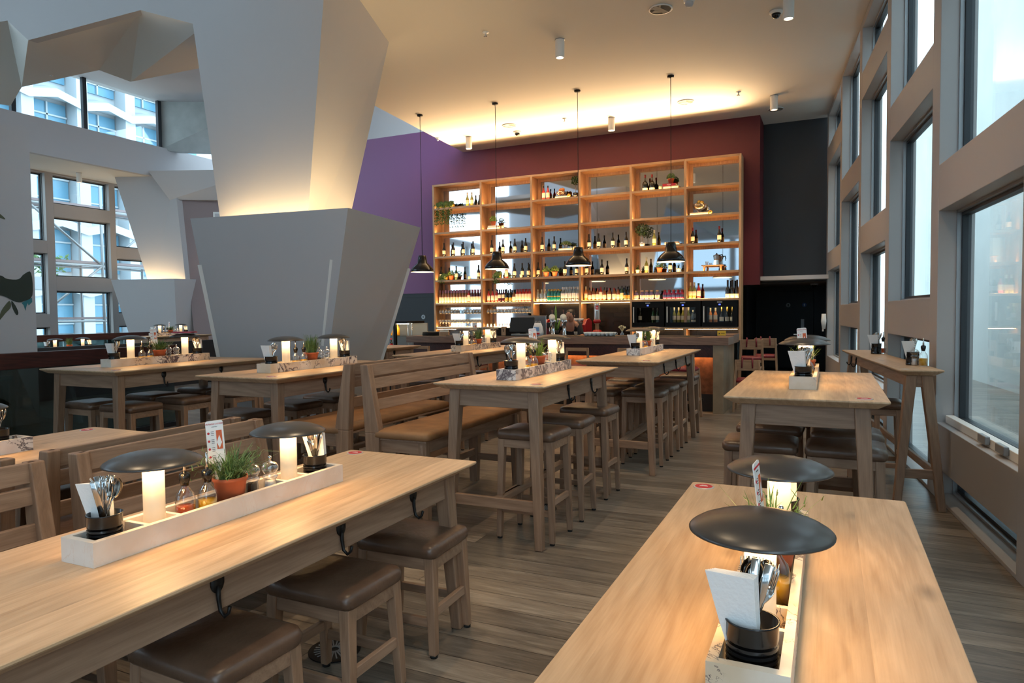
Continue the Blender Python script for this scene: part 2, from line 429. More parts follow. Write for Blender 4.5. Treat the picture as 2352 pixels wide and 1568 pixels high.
M['petal3'] = pm('mural_teal', lin(48, 118, 128), .8)
M['juice'] = pm('orange_juice', lin(236, 164, 36), .3)
M['lemon'] = pm('yellow_drink', lin(222, 206, 50), .3)
M['coffee'] = pm('red_machine', lin(150, 20, 26), .25)
WARM = (1, .62, .26, 1)
WARM2 = (1, .72, .42, 1)
M['led'] = emit('shelf_led', (1, .55, .20, 1), 26)
M['rearwin'] = glass('tinted_window_glass', (.5, .54, .56, 1), .6, .02, .04, .3)
M['ledc'] = emit('counter_led', (1, .5, .18, 1), 22)
M['diff'] = emit('lamp_diffuser', (1, .62, .27, 1), 40)
M['spotlens'] = emit('spot_lens', (1, .86, .66, 1), 6)
M['bulb'] = emit('pendant_inner_glow', (1, .74, .40, 1), 3.0)
M['fridgelight'] = emit('fridge_light', (1, .80, .48, 1), 14.0)


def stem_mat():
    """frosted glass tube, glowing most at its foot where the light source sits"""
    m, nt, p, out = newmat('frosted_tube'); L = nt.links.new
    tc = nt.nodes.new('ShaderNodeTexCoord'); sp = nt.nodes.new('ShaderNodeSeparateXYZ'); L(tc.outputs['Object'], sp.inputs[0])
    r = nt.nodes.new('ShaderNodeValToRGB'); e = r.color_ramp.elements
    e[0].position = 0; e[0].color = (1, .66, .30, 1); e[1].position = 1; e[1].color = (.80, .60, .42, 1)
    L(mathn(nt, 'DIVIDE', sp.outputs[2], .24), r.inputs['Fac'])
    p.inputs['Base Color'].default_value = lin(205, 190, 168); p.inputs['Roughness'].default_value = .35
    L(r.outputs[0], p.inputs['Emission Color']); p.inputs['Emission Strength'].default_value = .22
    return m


M['stem'] = stem_mat()
M['blue2'] = pm('navy_label', lin(50, 60, 110), .5)
M['fridgedim'] = emit('fridge_light_dim', (1, .8, .5, 1), 3.5)
M['ledside'] = emit('shelf_led_side', (1, .58, .22, 1), 4)


def tile_mat():
    m, nt, p, out = newmat('black_tiles')
    tc = nt.nodes.new('ShaderNodeTexCoord'); sp = nt.nodes.new('ShaderNodeSeparateXYZ'); cb = nt.nodes.new('ShaderNodeCombineXYZ')
    nt.links.new(tc.outputs['Object'], sp.inputs[0]); nt.links.new(sp.outputs[0], cb.inputs[0]); nt.links.new(sp.outputs[2], cb.inputs[1])
    br = nt.nodes.new('ShaderNodeTexBrick'); br.inputs['Scale'].default_value = 1; br.inputs['Brick Width'].default_value = .2; br.inputs['Row Height'].default_value = .1; br.inputs['Mortar Size'].default_value = .003
    br.inputs['Color1'].default_value = lin(36, 33, 32); br.inputs['Color2'].default_value = lin(30, 28, 27); br.inputs['Mortar'].default_value = lin(14, 13, 13)
    nt.links.new(cb.outputs[0], br.inputs['Vector']); nt.links.new(br.outputs['Color'], p.inputs['Base Color']); p.inputs['Roughness'].default_value = .25
    return m


M['tilebr'] = tile_mat()
EXPOSURE = 0.9

M['ivy'] = pm('ivy_green', lin(74, 104, 48), .5, var=.4, vscale=30)
CAMR =  [[0.906893, -0.007402, 0.421296], [0.421222, 0.041602, -0.906003], [-0.010821, 0.999107, 0.040847]]
# ================================================================== the room
def sbox(name, lo, hi, mat, parent=None, bevel=0):
    return struct(MB().box(lo, hi).build(name, mat, parent, bevel))


CZ = 5.4
sbox('floor', (-24, -8, -.12), (4, 21, 0), M['floor'])
# ---- window wall with its deep grid of panels
WA = Vector((.768, 6.41, 0)); TH = math.radians(5.4)
WD = Vector((-math.sin(TH), math.cos(TH), 0)); WN = Vector((math.cos(TH), math.sin(TH), 0))


def wallpt(s, n=0, z=0): return WA + WD * s + WN * n + Vector((0, 0, z))


BAYS = [(-6.3, -4.34, 'e'), (-4.12, -2.1, 'd'), (-1.88, -.07, 'e'), (.17, 2.04, 'd'), (2.26, 4.14, 'e'), (4.37, 6.36, 'd'), (6.57, 8.58, 'e')]
PAT = {'e': [(0, .03), (.25, .60), (2.27, 2.63), (4.34, 4.70), (5.30, 5.7)], 'd': [(0, .03), (1.24, 1.59), (3.30, 3.66), (5.36, 5.7)]}


def facade(root_name, org, rz, bays, pat, nwin, glassmat, rev=.155):
    w = bpy.data.objects.new(root_name, None); COL.objects.link(w); w.location = org; w.rotation_euler = (0, 0, rz); struct(w)
    ss = sorted(bays)
    edges = [(ss[0][0] - .24, ss[0][0])] + [(ss[i][1], ss[i + 1][0]) for i in range(len(ss) - 1)] + [(ss[-1][1], ss[-1][1] + .24)]
    for a, b in edges:
        MB().box((0, a, 0), (.25, b, 5.7)).build('mullion', M['greige'], w, .004)
    k = nwin
    for a, b, p in ss:
        sp = pat[p]
        for z0, z1 in sp:
            MB().box((.001, a, z0), (.24, b, z1)).build('sill' if z1 < .05 else 'spandrel' if z1 < 1.7 and z0 > 0 else 'transom', M['greige'], w, .004)
        for i in range(len(sp) - 1):
            z0, z1 = sp[i][1], sp[i + 1][0]
            g = struct(MB().box((rev + .02, a + .03, z0 + .03), (rev + .03, b - .03, z1 - .03)).build('window_%d' % k, glassmat)); k += 1
            g.location = org; g.rotation_euler = (0, 0, rz)
            f = MB(); t = .045
            for lo, hi in (((rev, a, z0), (rev + .06, a + t, z1)), ((rev, b - t, z0), (rev + .06, b, z1)), ((rev, a, z0), (rev + .06, b, z0 + t)), ((rev, a, z1 - t), (rev + .06, b, z1))):
                f.box(lo, hi)
            f.build('window_frame', M['gasket'], g)
            h = MB()
            for lo, hi in (((rev - .03, a, z0), (rev, a + .02, z1)), ((rev - .03, b - .02, z0), (rev, b, z1)), ((rev - .03, a, z0), (rev, b, z0 + .02)), ((rev - .03, a, z1 - .02), (rev, b, z1))):
                h.box(lo, hi)
            h.build('window_trim', M['alu'], g)
            if p == 'e' and i == 1 and abs(a + 1.88) < .1:
                MB().box((rev - .09, a + .02, z0), (rev - .03, b - .02, z0 + .06)).build('window_sill', M['whitep'], g, .004)
                for q in (.95, 1.3):
                    MB().box((rev - .12, b - q - .16, z0 + .02), (rev - .09, b - q, z0 + .075)).build('window_catch', M['alu'], g, .006)
    return k


NW = facade('wall_right', WA, TH, BAYS, PAT, 1, M['win'])
# pale concrete wall across the light well outside
o = struct(MB().box((3.0, -14, -.1), (3.2, 18, 8.4)).build('outside_wall', M['paleconc'])); o.location = WA; o.rotation_euler = (0, 0, TH)
o = struct(MB().box((.36, -14, -.2), (3.0, 18, -.02)).build('outside_ground', M['paleconc'])); o.location = WA; o.rotation_euler = (0, 0, TH)

# ---- ceiling with the edge of the void
e0 = wallpt(-13); e1 = wallpt(8.82)
poly = [(e0.x, e0.y), (e1.x, e1.y), (-.02, 19.0), (-1.7, 19.0), (-1.7, 14.65), (-8.04, 14.65), (-7.73, 10.71), (-7.3, 8.3), (-5.75, 8.3), (-5.6, 6.9), (-5.3, -8)]
struct(MB().prism(poly, CZ, CZ + .12).build('ceiling', M['ceil']))
# folded upstand that runs on from the column's face, and the folded soffit behind it
NE = [(-9.98, 5.19, 5.26), (-9.43, 5.29, 5.26), (-9.14, 5.36, 4.99), (-7.43, 5.64, 5.14), (-6.60, 5.81, 4.86)]
FE = [(-12.42, 6.62, 5.4), (-12.37, 7.12, 5.4), (-10.46, 7.18, 5.4), (-10.52, 7.76, 5.4), (-8.6, 7.84, 5.4)]
back = lambda p: (p[0] - .02, p[1] + .12, p[2] + .01)
front = NE + [(-6.40, 5.55, 7.6), (-9.6, 5.0, 7.6)]
struct(MB().loft([front, [back(p) for p in front]], smooth=False).build('wall_void', M['white']))
for k in range(4):
    q = [NE[k], NE[k + 1], FE[k + 1], FE[k]]
    struct(MB().hull8(q, [(p[0], p[1] + .02, p[2] + .12) for p in q]).build('ceiling_fold', M['ceil']))
struct(MB().prism([(-12.42, 6.62), (-12.37, 7.12), (-13.63, 7.64), (-13.78, 7.33), (-15.5, 6.0), (-12.0, 5.0), (-9.98, 5.19)], CZ, CZ + .12).build('ceiling_fold', M['ceil']))
sbox('void_sky_cap', (-17.2, -8, 9.4), (-5.2, 8.5, 9.6), M['ceil'])  # unseen cap added over the void to cut down its sky light
sbox('bounce_ground_rear', (-40, -40, -.4), (10, -8.4, -.1), M['paleconc'])  # unseen pale ground added to bounce daylight up onto the ceiling
sbox('bounce_ground_left', (-33, -8, -.5), (-19.4, 26, -.3), M['paleconc'])  # pale ground added outside as a further daylight bounce
sbox('wall_void_side', (-5.6, -8, CZ + .12), (-5.3, 6.9, 9.4), M['white'])
# ---- back wall: purple running into dark red paint
def backwall_mat():
    m, nt, p, out = newmat('purple_red_paint'); L = nt.links.new
    tc = nt.nodes.new('ShaderNodeTexCoord'); sp = nt.nodes.new('ShaderNodeSeparateXYZ'); L(tc.outputs['Object'], sp.inputs[0])
    r = nt.nodes.new('ShaderNodeValToRGB'); e = r.color_ramp.elements
    e[0].position = 0; e[0].color = lin(138, 98, 136); e[1].position = 1; e[1].color = lin(88, 14, 26)
    x = e.new(.45); x.color = lin(118, 70, 112); x = e.new(.75); x.color = lin(94, 26, 46)
    L(mathn(nt, 'DIVIDE', mathn(nt, 'ADD', sp.outputs[0], 11.2), 5.2), r.inputs['Fac'])
    L(r.outputs[0], p.inputs['Base Color']); p.inputs['Roughness'].default_value = .6
    return m


M['back'] = backwall_mat()
YB = 14.6
sbox('wall_back', (-12.2, YB, 2.03), (-1.28, YB + .2, 6.02), M['back'])
sbox('wall_back_upper', (-12.2, YB, 6.02), (-7.9, YB + .2, 7.6), M['white'])
sbox('wall_back_lower', (-12.2, YB + .02, 0), (-1.72, YB + .2, 2.03), M['black'])
sbox('wall_back_side', (-1.4, YB + .2, 2.12), (-1.28, 15.4, CZ), M['back'])
sbox('wall_back_right', (-1.34, 15.4, 2.1), (.3, 15.6, 5.7), M['darkwall'])
# corridor behind, with the dark door
sbox('ceiling_corridor', (-1.74, YB + .2, 2.12), (-.02, 19.3, 2.2), M['white'])
sbox('wall_corridor_left', (-1.84, YB + .2, 0), (-1.74, 19.3, 2.12), M['bluewall'])
sbox('wall_corridor_right', (-.06, 15.2, 0), (.05, 19.3, 2.12), M['bluewall'])
sbox('wall_corridor_back', (-1.74, 19.0, 0), (-.06, 19.2, 2.12), M['black'])
d = struct(MB().box((-1.42, 18.94, .02), (-.36, 18.99, 2.0)).build('door_1', M['black'], None, .006))
MB().box((-.66, 18.92, .95), (-.58, 18.945, 1.28)).build('door_handle', M['alu'], d, .004)
for x, mt in ((-.96, M['alu']), (-.58, M['blue'])):
    s = MB().lathe([(.055, 0), (.055, .006)], 20, smooth=False).build('door_sign', pm('door_sign_face', lin(*((170, 172, 172) if x < -.8 else (52, 86, 150))), .5), d); s.location = (x, 18.938, 1.64); s.rotation_euler = (PI / 2, 0, 0)
    MB().box((-.012, -.03, .006), (.012, .03, .009)).build('pictogram', M['whitep'] if x > -.8 else M['black'], s)
d = struct(MB().box((-1.735, 15.2, 0), (-1.715, 16.4, 2.05)).build('door_2', M['black']))
MB().box((-1.72, 15.1, 0), (-1.70, 15.2, 2.1)).build('door_frame', M['bluewall'], d)
d = struct(MB().box((-9.86, YB - .02, .05), (-8.9, YB + .015, 1.93)).build('door_3', M['black'], None, .006))
for z in (1.44, 1.22):
    s = MB().lathe([(.055, 0), (.055, .006)], 20, smooth=False).build('door_sign', M['alu'], d); s.location = (-9.22, YB - .022, z); s.rotation_euler = (PI / 2, 0, 0)
    MB().box((-.012, -.025, .006), (.012, .025, .009)).build('pictogram', M['black'], s)
MB().box((-10.7, YB - .02, 1.72), (-10.58, YB + .015, 1.86)).build('wall_switch', M['alu'], d)
# unseen rear wall, glazed to add frontal daylight, tinted to dim it in mirrors
NW = facade('wall_rear', Vector((0, -8, 0)), -PI / 2, [(-17 + 2.5 * k, -17 + 2.5 * k + 2.3, 'r') for k in range(8)], {'r': [(0, .4), (2.6, 2.75), (5.3, 5.7)]}, NW, M['rearwin'])
sbox('void_sky_screen', (-17.4, -8.2, 5.7), (-5.2, -8.0, 9.4), M['white'])  # unseen wall added to block open sky from the shelf mirrors
# ---- left zone: window wall, clerestory, soffit, upstand
LB = [(6.6, 8.6, 'd'), (8.84, 10.86, 'e2'), (10.86 + .0, 11.34, 'd2')]
LBAYS = [(-8.0, -5.9, 'd'), (-5.66, -3.5, 'e'), (-3.26, -1.1, 'd'), (-.86, 1.3, 'e'), (1.54, 3.0, 'd'), (3.22, 4.46, 'e'), (4.7, 6.72, 'd'), (6.96, 9.0, 'e'), (9.24, 11.36, 'd'), (11.57, 13.14, 'e'), (13.32, 15.3, 'd'), (15.54, 17.5, 'e')]
PATL = {'e': [(0, .03), (.25, .60), (1.0, 1.26), (2.25, 2.63), (4.24, 4.59), (5.36, 5.7)], 'd': [(0, .03), (1.27, 1.62), (3.24, 3.57), (5.36, 5.7)]}
PATL['e'] = [(0, .03), (.25, .60), (2.25, 2.63), (4.24, 4.59), (5.36, 5.7)]
# mirrored about the y axis: outward is -x
NW = facade('wall_left', Vector((-18.9, 22.1, 0)), PI, [(22.1 - b, 22.1 - a, p) for a, b, p in LBAYS], PATL, NW, M['win'])
struct(MB().box((-19.0, 4, CZ), (-17.155, 18, CZ + .15)).build('ceiling_left', M['ceil']))
sbox('trim_1', (-17.15, 4, CZ), (-17.0, 18, 6.26), M['white'])
g = struct(MB().box((-17.1, 4, 6.3), (-17.08, 13.3, 7.6)).build('window_%d' % NW, M['win'])); NW += 1
for y in (9.62, 11.3, 13.42):
    MB().box((-17.14, y - .05, 6.26), (-17.04, y + .05, 7.6)).build('window_frame', M['gasket'], g)
sbox('ceiling_upper', (-17.3, 7.8, 7.55), (-7.9, 14.9, 7.7), M['white'])
o = struct(MB().hull8([(-17.2, 13.45, 6.2), (-15.6, 14.8, 6.2), (-15.6, 15.0, 6.2), (-17.4, 13.6, 6.2)], [(-17.2, 13.45, 7.55), (-14.5, 14.8, 7.55), (-14.5, 15.0, 7.55), (-17.4, 13.6, 7.55)]).build('wall_concrete', M['concrete']))
sbox('wall_far', (-19.0, 17.9, 0), (-12.0, 18.1, 7.6), M['white'])
sbox('wall_far_side', (-12.2, YB + .1, 0), (-12.0, 18.1, 7.6), M['white'])
# pier with the mural
sbox('wall_pier', (-10.7, -6, 0), (-10.3, 6.0, 4.17), M['white'])
def blob(name, pts, mat, y, label):
    o = MB().add([(y, x, z) for x, z in pts] + [(y - .004, x, z) for x, z in pts], [tuple(range(len(pts)))] + [tuple(range(2 * len(pts) - 1, len(pts) - 1, -1))] + [(i, (i + 1) % len(pts), len(pts) + (i + 1) % len(pts), len(pts) + i) for i in range(len(pts))]).build(name, mat, MURAL)
    return o
MURAL = thing('leaf_mural', 'dark green painted mural of plump leaves on the white pier', 'mural')
def px2(px, py):   # mural outline points on the pier's face
    return (6.0 - (82 - px) * .0059, 1.5 + (731 - py) * .0061)
def curve(pts, n=4):
    out = []; k = len(pts)
    for i in range(k):
        p0, p1, p2, p3 = [Vector(pts[(i + j - 1) % k]) for j in range(4)]
        for t in range(n):
            t /= n
            out.append(tuple(.5 * ((2 * p1) + (-p0 + p2) * t + (2 * p0 - 5 * p1 + 4 * p2 - p3) * t * t + (-p0 + 3 * p1 - 3 * p2 + p3) * t ** 3)))
    return out
blob('painted_leaf', curve([px2(*p) for p in [(-30, 640), (5, 633), (20, 640), (45, 640), (58, 628), (74, 624), (75, 676), (56, 690), (38, 692), (5, 678), (-30, 690)]]), M['petal'], -10.294, '')
blob('painted_highlight', curve([px2(*p) for p in [(12, 652), (40, 645), (66, 654), (58, 664), (36, 668), (16, 662)]]), M['petal2'], -10.297, '')
blob('painted_leaf', curve([px2(*p) for p in [(-20, 662), (6, 668), (24, 664), (20, 660), (0, 658), (-22, 655)]]), M['petal2'], -10.298, '')
blob('painted_drip', [px2(*p) for p in [(50, 694), (74, 682), (74, 692), (66, 700), (64, 694), (60, 704), (58, 712), (55, 700), (53, 697)]], M['petal3'], -10.296, '')
blob('painted_leaf', curve([px2(*p) for p in [(24, 690), (14, 700), (4, 716), (0, 734), (14, 718), (26, 704)]]), M['petal2'], -10.295, '')
blob('painted_leaf', curve([px2(*p) for p in [(28, 690), (36, 700), (42, 716), (38, 722), (30, 706)]]), M['petal'], -10.295, '')
blob('painted_leaf', curve([px2(*p) for p in [(-10, 496), (8, 494), (22, 506), (6, 504), (-10, 510)]]), M['petal2'], -10.295, '')
blob('painted_leaf', curve([px2(*p) for p in [(-14, 512), (2, 520), (4, 534), (-12, 524)]]), M['petal'], -10.295, '')
blob('painted_leaf', curve([px2(*p) for p in [(-20, 906), (2, 912), (18, 926), (0, 922), (-20, 930)]]), M['petal'], -10.295, '')

# ---- the two faceted columns, each a flared base with a glowing rim and a flared trunk above
def column(name, base, rim, zr, neck, head, zt, mat, cover=True):
    root = bpy.data.objects.new(name, None); COL.objects.link(root); struct(root)
    b = MB(); n = len(base)
    cx = sum(p[0] for p in rim) / n; cy = sum(p[1] for p in rim) / n
    inn = [(p[0] + (cx - p[0]) * .09, p[1] + (cy - p[1]) * .09) for p in rim]
    lo = [(p[0] + (cx - p[0]) * .16, p[1] + (cy - p[1]) * .16) for p in rim]
    b.loft([[(x, y, 0) for x, y in base], [(x, y, zr) for x, y in rim], [(x, y, zr) for x, y in inn], [(x, y, zr - .4) for x, y in lo]], smooth=False)
    b.build('column_base', mat, root)
    MB().loft([[(x, y, zr - .45) for x, y in neck], [(x, y, zt) for x, y in head]], smooth=False).build('column_trunk', mat, root)
    return root, lo


c1, lo1 = column('column_1', [(-5.53, 6.35), (-5.79, 7.55), (-6.95, 7.6), (-6.74, 6.23)], [(-4.64, 5.89), (-4.87, 7.67), (-7.0, 7.9), (-6.73, 5.66)], 2.64,
                 [(-5.57, 6.26), (-5.78, 7.15), (-6.75, 7.3), (-6.64, 6.08)], [(-4.92, 5.98), (-5.75, 8.3), (-7.2, 7.8), (-6.75, 5.72)], 5.42, M['white'])
# thin corner guards on the base
def strip(p0, p1, w, name='corner_guard', col=c1):
    MB().tube([p0, p1], w, 4, smooth=False).build(name, M['whitep'], col)
def lerp(a, b, t): return tuple(a[i] + (b[i] - a[i]) * t for i in range(len(a)))
B_, R_ = [(-5.53, 6.35, 0), (-5.79, 7.55, 0), (-6.74, 6.23, 0)], [(-4.64, 5.89, 2.64), (-4.87, 7.67, 2.64), (-6.73, 5.66, 2.64)]
q0 = lerp(B_[0], R_[0], .80); q1 = lerp(B_[0], R_[0], .44)
strip(Vector(q0) + Vector((-.13, .0, 0)), Vector(q1) + Vector((-.10, 0, 0)), .022)
for k in (1, 2):
    strip(lerp(B_[k], R_[k], .0), lerp(B_[k], R_[k], .80), .03)
# C2 stands by the far window wall
c2, lo2 = column('column_2', [(-17.5, 12.95), (-16.5, 13.35), (-16.2, 14.3), (-17.4, 14.1)], [(-17.95, 12.45), (-16.2, 13.05), (-15.9, 14.6), (-17.8, 14.4)], 2.55,
                 [(-17.2, 13.15), (-16.2, 13.45), (-16.1, 14.2), (-17.1, 14.2)], [(-18.0, 12.7), (-16.45, 13.35), (-16.2, 14.6), (-17.9, 14.5)], CZ, M['white'])
# mauve partition behind it, with recesses and a white cabinet
wp = struct(MB().hull8([(-16.05, 13.6, 0), (-13.9, 15.2, 0), (-13.9, 15.5, 0), (-16.05, 13.9, 0)], [(-16.4, 13.5, 4.75), (-14.1, 15.2, 4.75), (-14.1, 15.5, 4.75), (-16.4, 13.9, 4.75)]).build('wall_partition', M['mauve']))
struct(MB().hull8([(-16.6, 13.3, 4.75), (-13.9, 14.9, 4.75), (-13.9, 15.6, 4.75), (-16.6, 14.2, 4.75)], [(-16.9, 12.9, 5.5), (-13.9, 14.2, 5.5), (-13.9, 15.6, 5.5), (-16.9, 14.2, 5.5)]).build('beam_1', M['white']))
t = thing('wall_cabinet', 'small white box fixed high on the mauve partition', 'cabinet', (-15.35, 14.02, 4.15), math.radians(36))
MB().box((-.25, -.14, -.25), (.25, 0, .25)).build('housing', M['whitep'], t, .01)
MB().box((-.2, -.15, -.2), (.2, -.14, .2)).build('front_plate', M['white'], t, .004)

# ---- balustrades: dark glass under red-brown handrails
for k, (x, y0, y1, lab, gz) in enumerate([(-8.25, -1.0, 6.6, 'dark glass balustrade with broad red-brown handrail beside the high tables', .93), (-16.4, 8.6, 13.2, 'far red-brown handrail in front of the tall blue-lit windows', .95)]):
    t = thing('balustrade', lab, 'railing', (x, 0, 0))
    MB().box((-.05, y0, gz + .01), (.05, y1, 1.12)).build('handrail', M['mahog'], t, .006)
    n = max(2, int((y1 - y0) / 1.5))
    for i in range(n):
        a = y0 + (y1 - y0) * i / n
        MB().box((-.01, a + .01, .04), (.01, a + (y1 - y0) / n - .01, gz + .02)).build('glass_panel', M['balus'], t)
    MB().box((-.06, y0, 0), (.06, y1, .06)).build('base_channel', M['gasket'], t)
sbox('trim_2', (-13.1, 6.8, .0), (-12.95, 12.4, .97), M['black'])

# ---- outside on the left: white precast building, scaffold, planters
t = thing('office_building', 'white precast office block outside with blue windows in deep angled bays', 'building', (-34, 10, 0))
MB().box((-3, -14, -6), (-.9, 24, 26)).build('wall', M['precast'], t)
for r in range(6):
    for c in range(12):
        y = -11 + c * 2.6; z = .2 + r * 3.1
        MB().box((-.9, y - .28, z), (0, y + .28, z + 3.1)).build('pier', M['precast'], t)
        MB().add([(-.9, y, z), (.15, y, z - .35), (.15, y + 1.3, z - .02), (.15, y + 2.6, z - .35), (-.9, y + 2.6, z), (-.9, y + 1.3, z + .3),
                  (-.9, y, z - .3), (.15, y, z - .75), (.15, y + 1.3, z - .42), (.15, y + 2.6, z - .75), (-.9, y + 2.6, z - .3)],
                 [(0, 1, 2, 5), (5, 2, 3, 4), (1, 7, 8, 2), (2, 8, 9, 3), (6, 7, 8, 10), (8, 9, 10)]).build('spandrel', M['precast'], t)
        w = MB().box((-.9, y + .35, z + .55), (-.8, y + 2.25, z + 2.6)).build('window', M['bwindow'], t)
        f = MB()
        for lo, hi in (((-.8, y + 1.26, z + .55), (-.72, y + 1.34, z + 2.6)), ((-.8, y + .35, z + 1.95), (-.72, y + 2.25, z + 2.03)), ((-.8, y + .35, z + 1.0), (-.72, y + 2.25, z + 1.07))):
            f.box(lo, hi)
        f.build('window_frame', M['precast'], w)
t = thing('scaffold', 'tubular scaffold with boarded decks outside the tall windows', 'scaffold', (-23.5, 12, 0))
for y in (-6, -3.6, -1.2, 1.2, 3.6, 6):
    for x in (-.6, .6): MB().tube([(x, y, -1), (x, y, 7)], .045, 6).build('pole', M['alu'], t)
for z in (1.4, 3.3, 5.2):
    for x in (-.6, .6): MB().tube([(x, -6.3, z), (x, 6.3, z)], .045, 6).build('ledger', M['alu'], t)
    MB().box((-.6, -6.2, z + .06), (.6, 6.2, z + .14)).build('deck', M['mauve'], t)
for i in range(5):
    MB().tube([(.6, -6 + 2.4 * i, 1.4 if i % 2 else 3.3), (.6, -3.6 + 2.4 * i, 3.3 if i % 2 else 1.4)], .04, 6).build('brace', M['alu'], t)
    MB().tube([(.6, -6 + 2.4 * i, 5.2 if i % 2 else 3.3), (.6, -3.6 + 2.4 * i, 3.3 if i % 2 else 5.2)], .04, 6).build('brace', M['alu'], t)
for k, (y, lab) in enumerate([(10.2, 'green shrub planter behind the scaffold, near the white pier'), (15.2, 'green shrub planter behind the scaffold, near the second column')]):
    t = thing('hedge_planter', lab, 'planter', (-27.5, y, 2.6))
    MB().box((-.4, -1.9, 0), (.4, 1.9, .5)).build('trough', M['precast'], t, .02)
    mb = MB()
    for i in range(500):
        c = Vector((RND.uniform(-.4, .4), RND.uniform(-1.9, 1.9), .5 + RND.random() ** .7 * .9)); a = Vector((RND.gauss(0, 1), RND.gauss(0, 1), RND.gauss(0, 1))).normalized() * .12; b = a.orthogonal().normalized() * .05
        mb.add([c - a, c + b, c + a, c - b], [(0, 1, 2, 3)])
    mb.build('foliage', M['green'], t, fix=False)

# ================================================================== ceiling fittings
def mk_spot():
    t = thing('ceiling_spotlight', '', '')
    MB().lathe([(.0, 0), (.062, 0), (.066, -.01), (.066, -.25), (.060, -.26), (.052, -.255), (.05, -.2)], 24, cap1=False).build('housing', M['whitep'], t)
    MB().lathe([(.05, -.235), (.001, -.235)], 24).build('lens', M['spotlens'], t)
    MB().lathe([(.072, 0), (.072, -.008), (.06, -.008)], 24).build('ceiling_ring', M['alu'], t)
    return t
SPOTS = [(-3.52, 9.3, 'white cylinder ceiling light midway along the room, above the centre tables'), (-.49, 9.36, 'white cylinder ceiling light near the window wall, cut by the picture top'), (-.94, 13.42, 'white cylinder ceiling light by the charcoal wall'),
         (-3.99, 13.42, 'white cylinder ceiling light before the red wall, over the middle shelving bays'), (-7.24, 13.42, 'white cylinder ceiling light at the purple end of the back wall'),
         (-18.0, 13.0, 'white cylinder ceiling light in the far window bay, next to the second column'), (-18.3, 11.9, 'white cylinder ceiling light in the far window bay, in front of the glass')]
for x, y, lab in SPOTS: use('spot', mk_spot, (x, y, CZ - .001), 0, lab, 'ceiling light', 'cylinder ceiling lights')
def mk_speaker():
    t = thing('ceiling_speaker', '', '')
    MB().lathe([(0, 0), (.15, 0), (.152, -.012), (.135, -.014)], 28, cap1=False).build('rim', M['whitep'], t)
    MB().lathe([(.135, -.012), (.0, -.012)], 28).build('grille', pm('speaker_grille', lin(186, 182, 176), .7), t)
    return t
for x, y, lab in [(-2.0, 8.95, 'round flush ceiling speaker next to the smoke detector'), (-6.05, 13.0, 'round flush ceiling speaker between the first two pendants and the purple wall'), (-2.45, 13.05, 'round flush ceiling speaker behind the pendant nearest the windows'), (-.97, 14.3, 'round flush ceiling speaker tight against the charcoal wall')]:
    use('speaker', mk_speaker, (x, y, CZ - .001), 0, lab, 'speaker', 'flush ceiling speakers')
def mk_sprinkler():
    t = thing('ceiling_sprinkler', '', '')
    MB().lathe([(0, 0), (.045, 0), (.045, -.008), (.012, -.012), (.012, -.05), (.0, -.05)], 14).build('rose', M['whitep'], t)
    MB().lathe([(0, -.05), (.03, -.055), (.03, -.06), (0, -.062)], 12).build('deflector', M['chrome'], t)
    return t
for x, y, lab in [(-4.35, 8.6, 'small ceiling sprinkler above the tall centre tables'), (-1.05, 8.75, 'small ceiling sprinkler near the ceiling light at the windows'), (-1.5, 12.9, 'small ceiling sprinkler close to the charcoal wall'), (-4.85, 13.05, 'small ceiling sprinkler between the two middle pendants'), (-7.9, 13.2, 'small ceiling sprinkler at the purple wall corner'), (-9.2, 7.5, 'small sprinkler under the soffit by the big column'), (-11.2, 6.9, 'small sprinkler under the soffit near the clerestory'), (-17.9, 13.7, 'small ceiling sprinkler in the far window bay')]:
    use('sprinkler', mk_sprinkler, (x, y, CZ - .001), 0, lab, 'sprinkler', 'ceiling sprinklers')
t = thing('smoke_detector', 'white round smoke detector on the ceiling beside a speaker', 'smoke detector', (-1.62, 8.85, CZ - .001))
MB().lathe([(0, 0), (.07, 0), (.07, -.025), (.05, -.03)], 20, cap1=False).build('base', M['whitep'], t)
MB().lathe([(.05, -.03), (.055, -.05), (.04, -.085), (.0, -.09)], 20).build('sensor_head', M['white'], t)
def mk_cam():
    t = thing('dome_camera', '', '')
    MB().lathe([(0, 0), (.085, 0), (.085, -.02), (.06, -.035)], 20, cap1=False).build('base', M['whitep'], t)
    MB().lathe([(.055, -.03), (.052, -.06), (.03, -.085), (0, -.092)], 18).build('dome', M['enamel'], t)
    return t
for x, y, z, lab in [(-.66, 9.7, CZ - .001, 'dark dome security camera on the ceiling near the windows'), (-6.1, 13.5, CZ - .001, 'dark dome security camera on the ceiling before the shelving'), (-.32, 17.3, 2.119, 'dark dome security camera under the corridor soffit')]:
    use('cam', mk_cam, (x, y, z), 0, lab, 'camera', 'dome cameras')
def mk_pendant():
    t = thing('pendant_lamp', '', '')
    MB().lathe([(0, 5.399), (.055, 5.399), (.055, 5.372), (0, 5.368)], 18).build('ceiling_rose', M['cord'], t)
    MB().tube([(0, 0, 5.37), (.004, 0, 4), (0, 0, 2.66)], .006, 5).build('cord', M['cord'], t)
    MB().lathe([(0, 2.665), (.075, 2.66), (.082, 2.62), (.10, 2.51), (.13, 2.49), (.185, 2.44), (.222, 2.385), (.236, 2.335), (.230, 2.335), (.212, 2.385), (.175, 2.43), (.12, 2.475), (.0, 2.48)], 36).build('lamp_shade', M['enamel'], t)
    MB().lathe([(.228, 2.337), (.210, 2.384), (.172, 2.428), (.118, 2.472), (0.001, 2.476)], 36, cap0=False, cap1=False).build('shade_lining', M['bulb'], t, fix=False)
    MB().lathe([(0, 2.47), (.03, 2.46), (.05, 2.42), (.04, 2.38), (0, 2.365)], 16).build('bulb', M['diff2'], t)
    return t
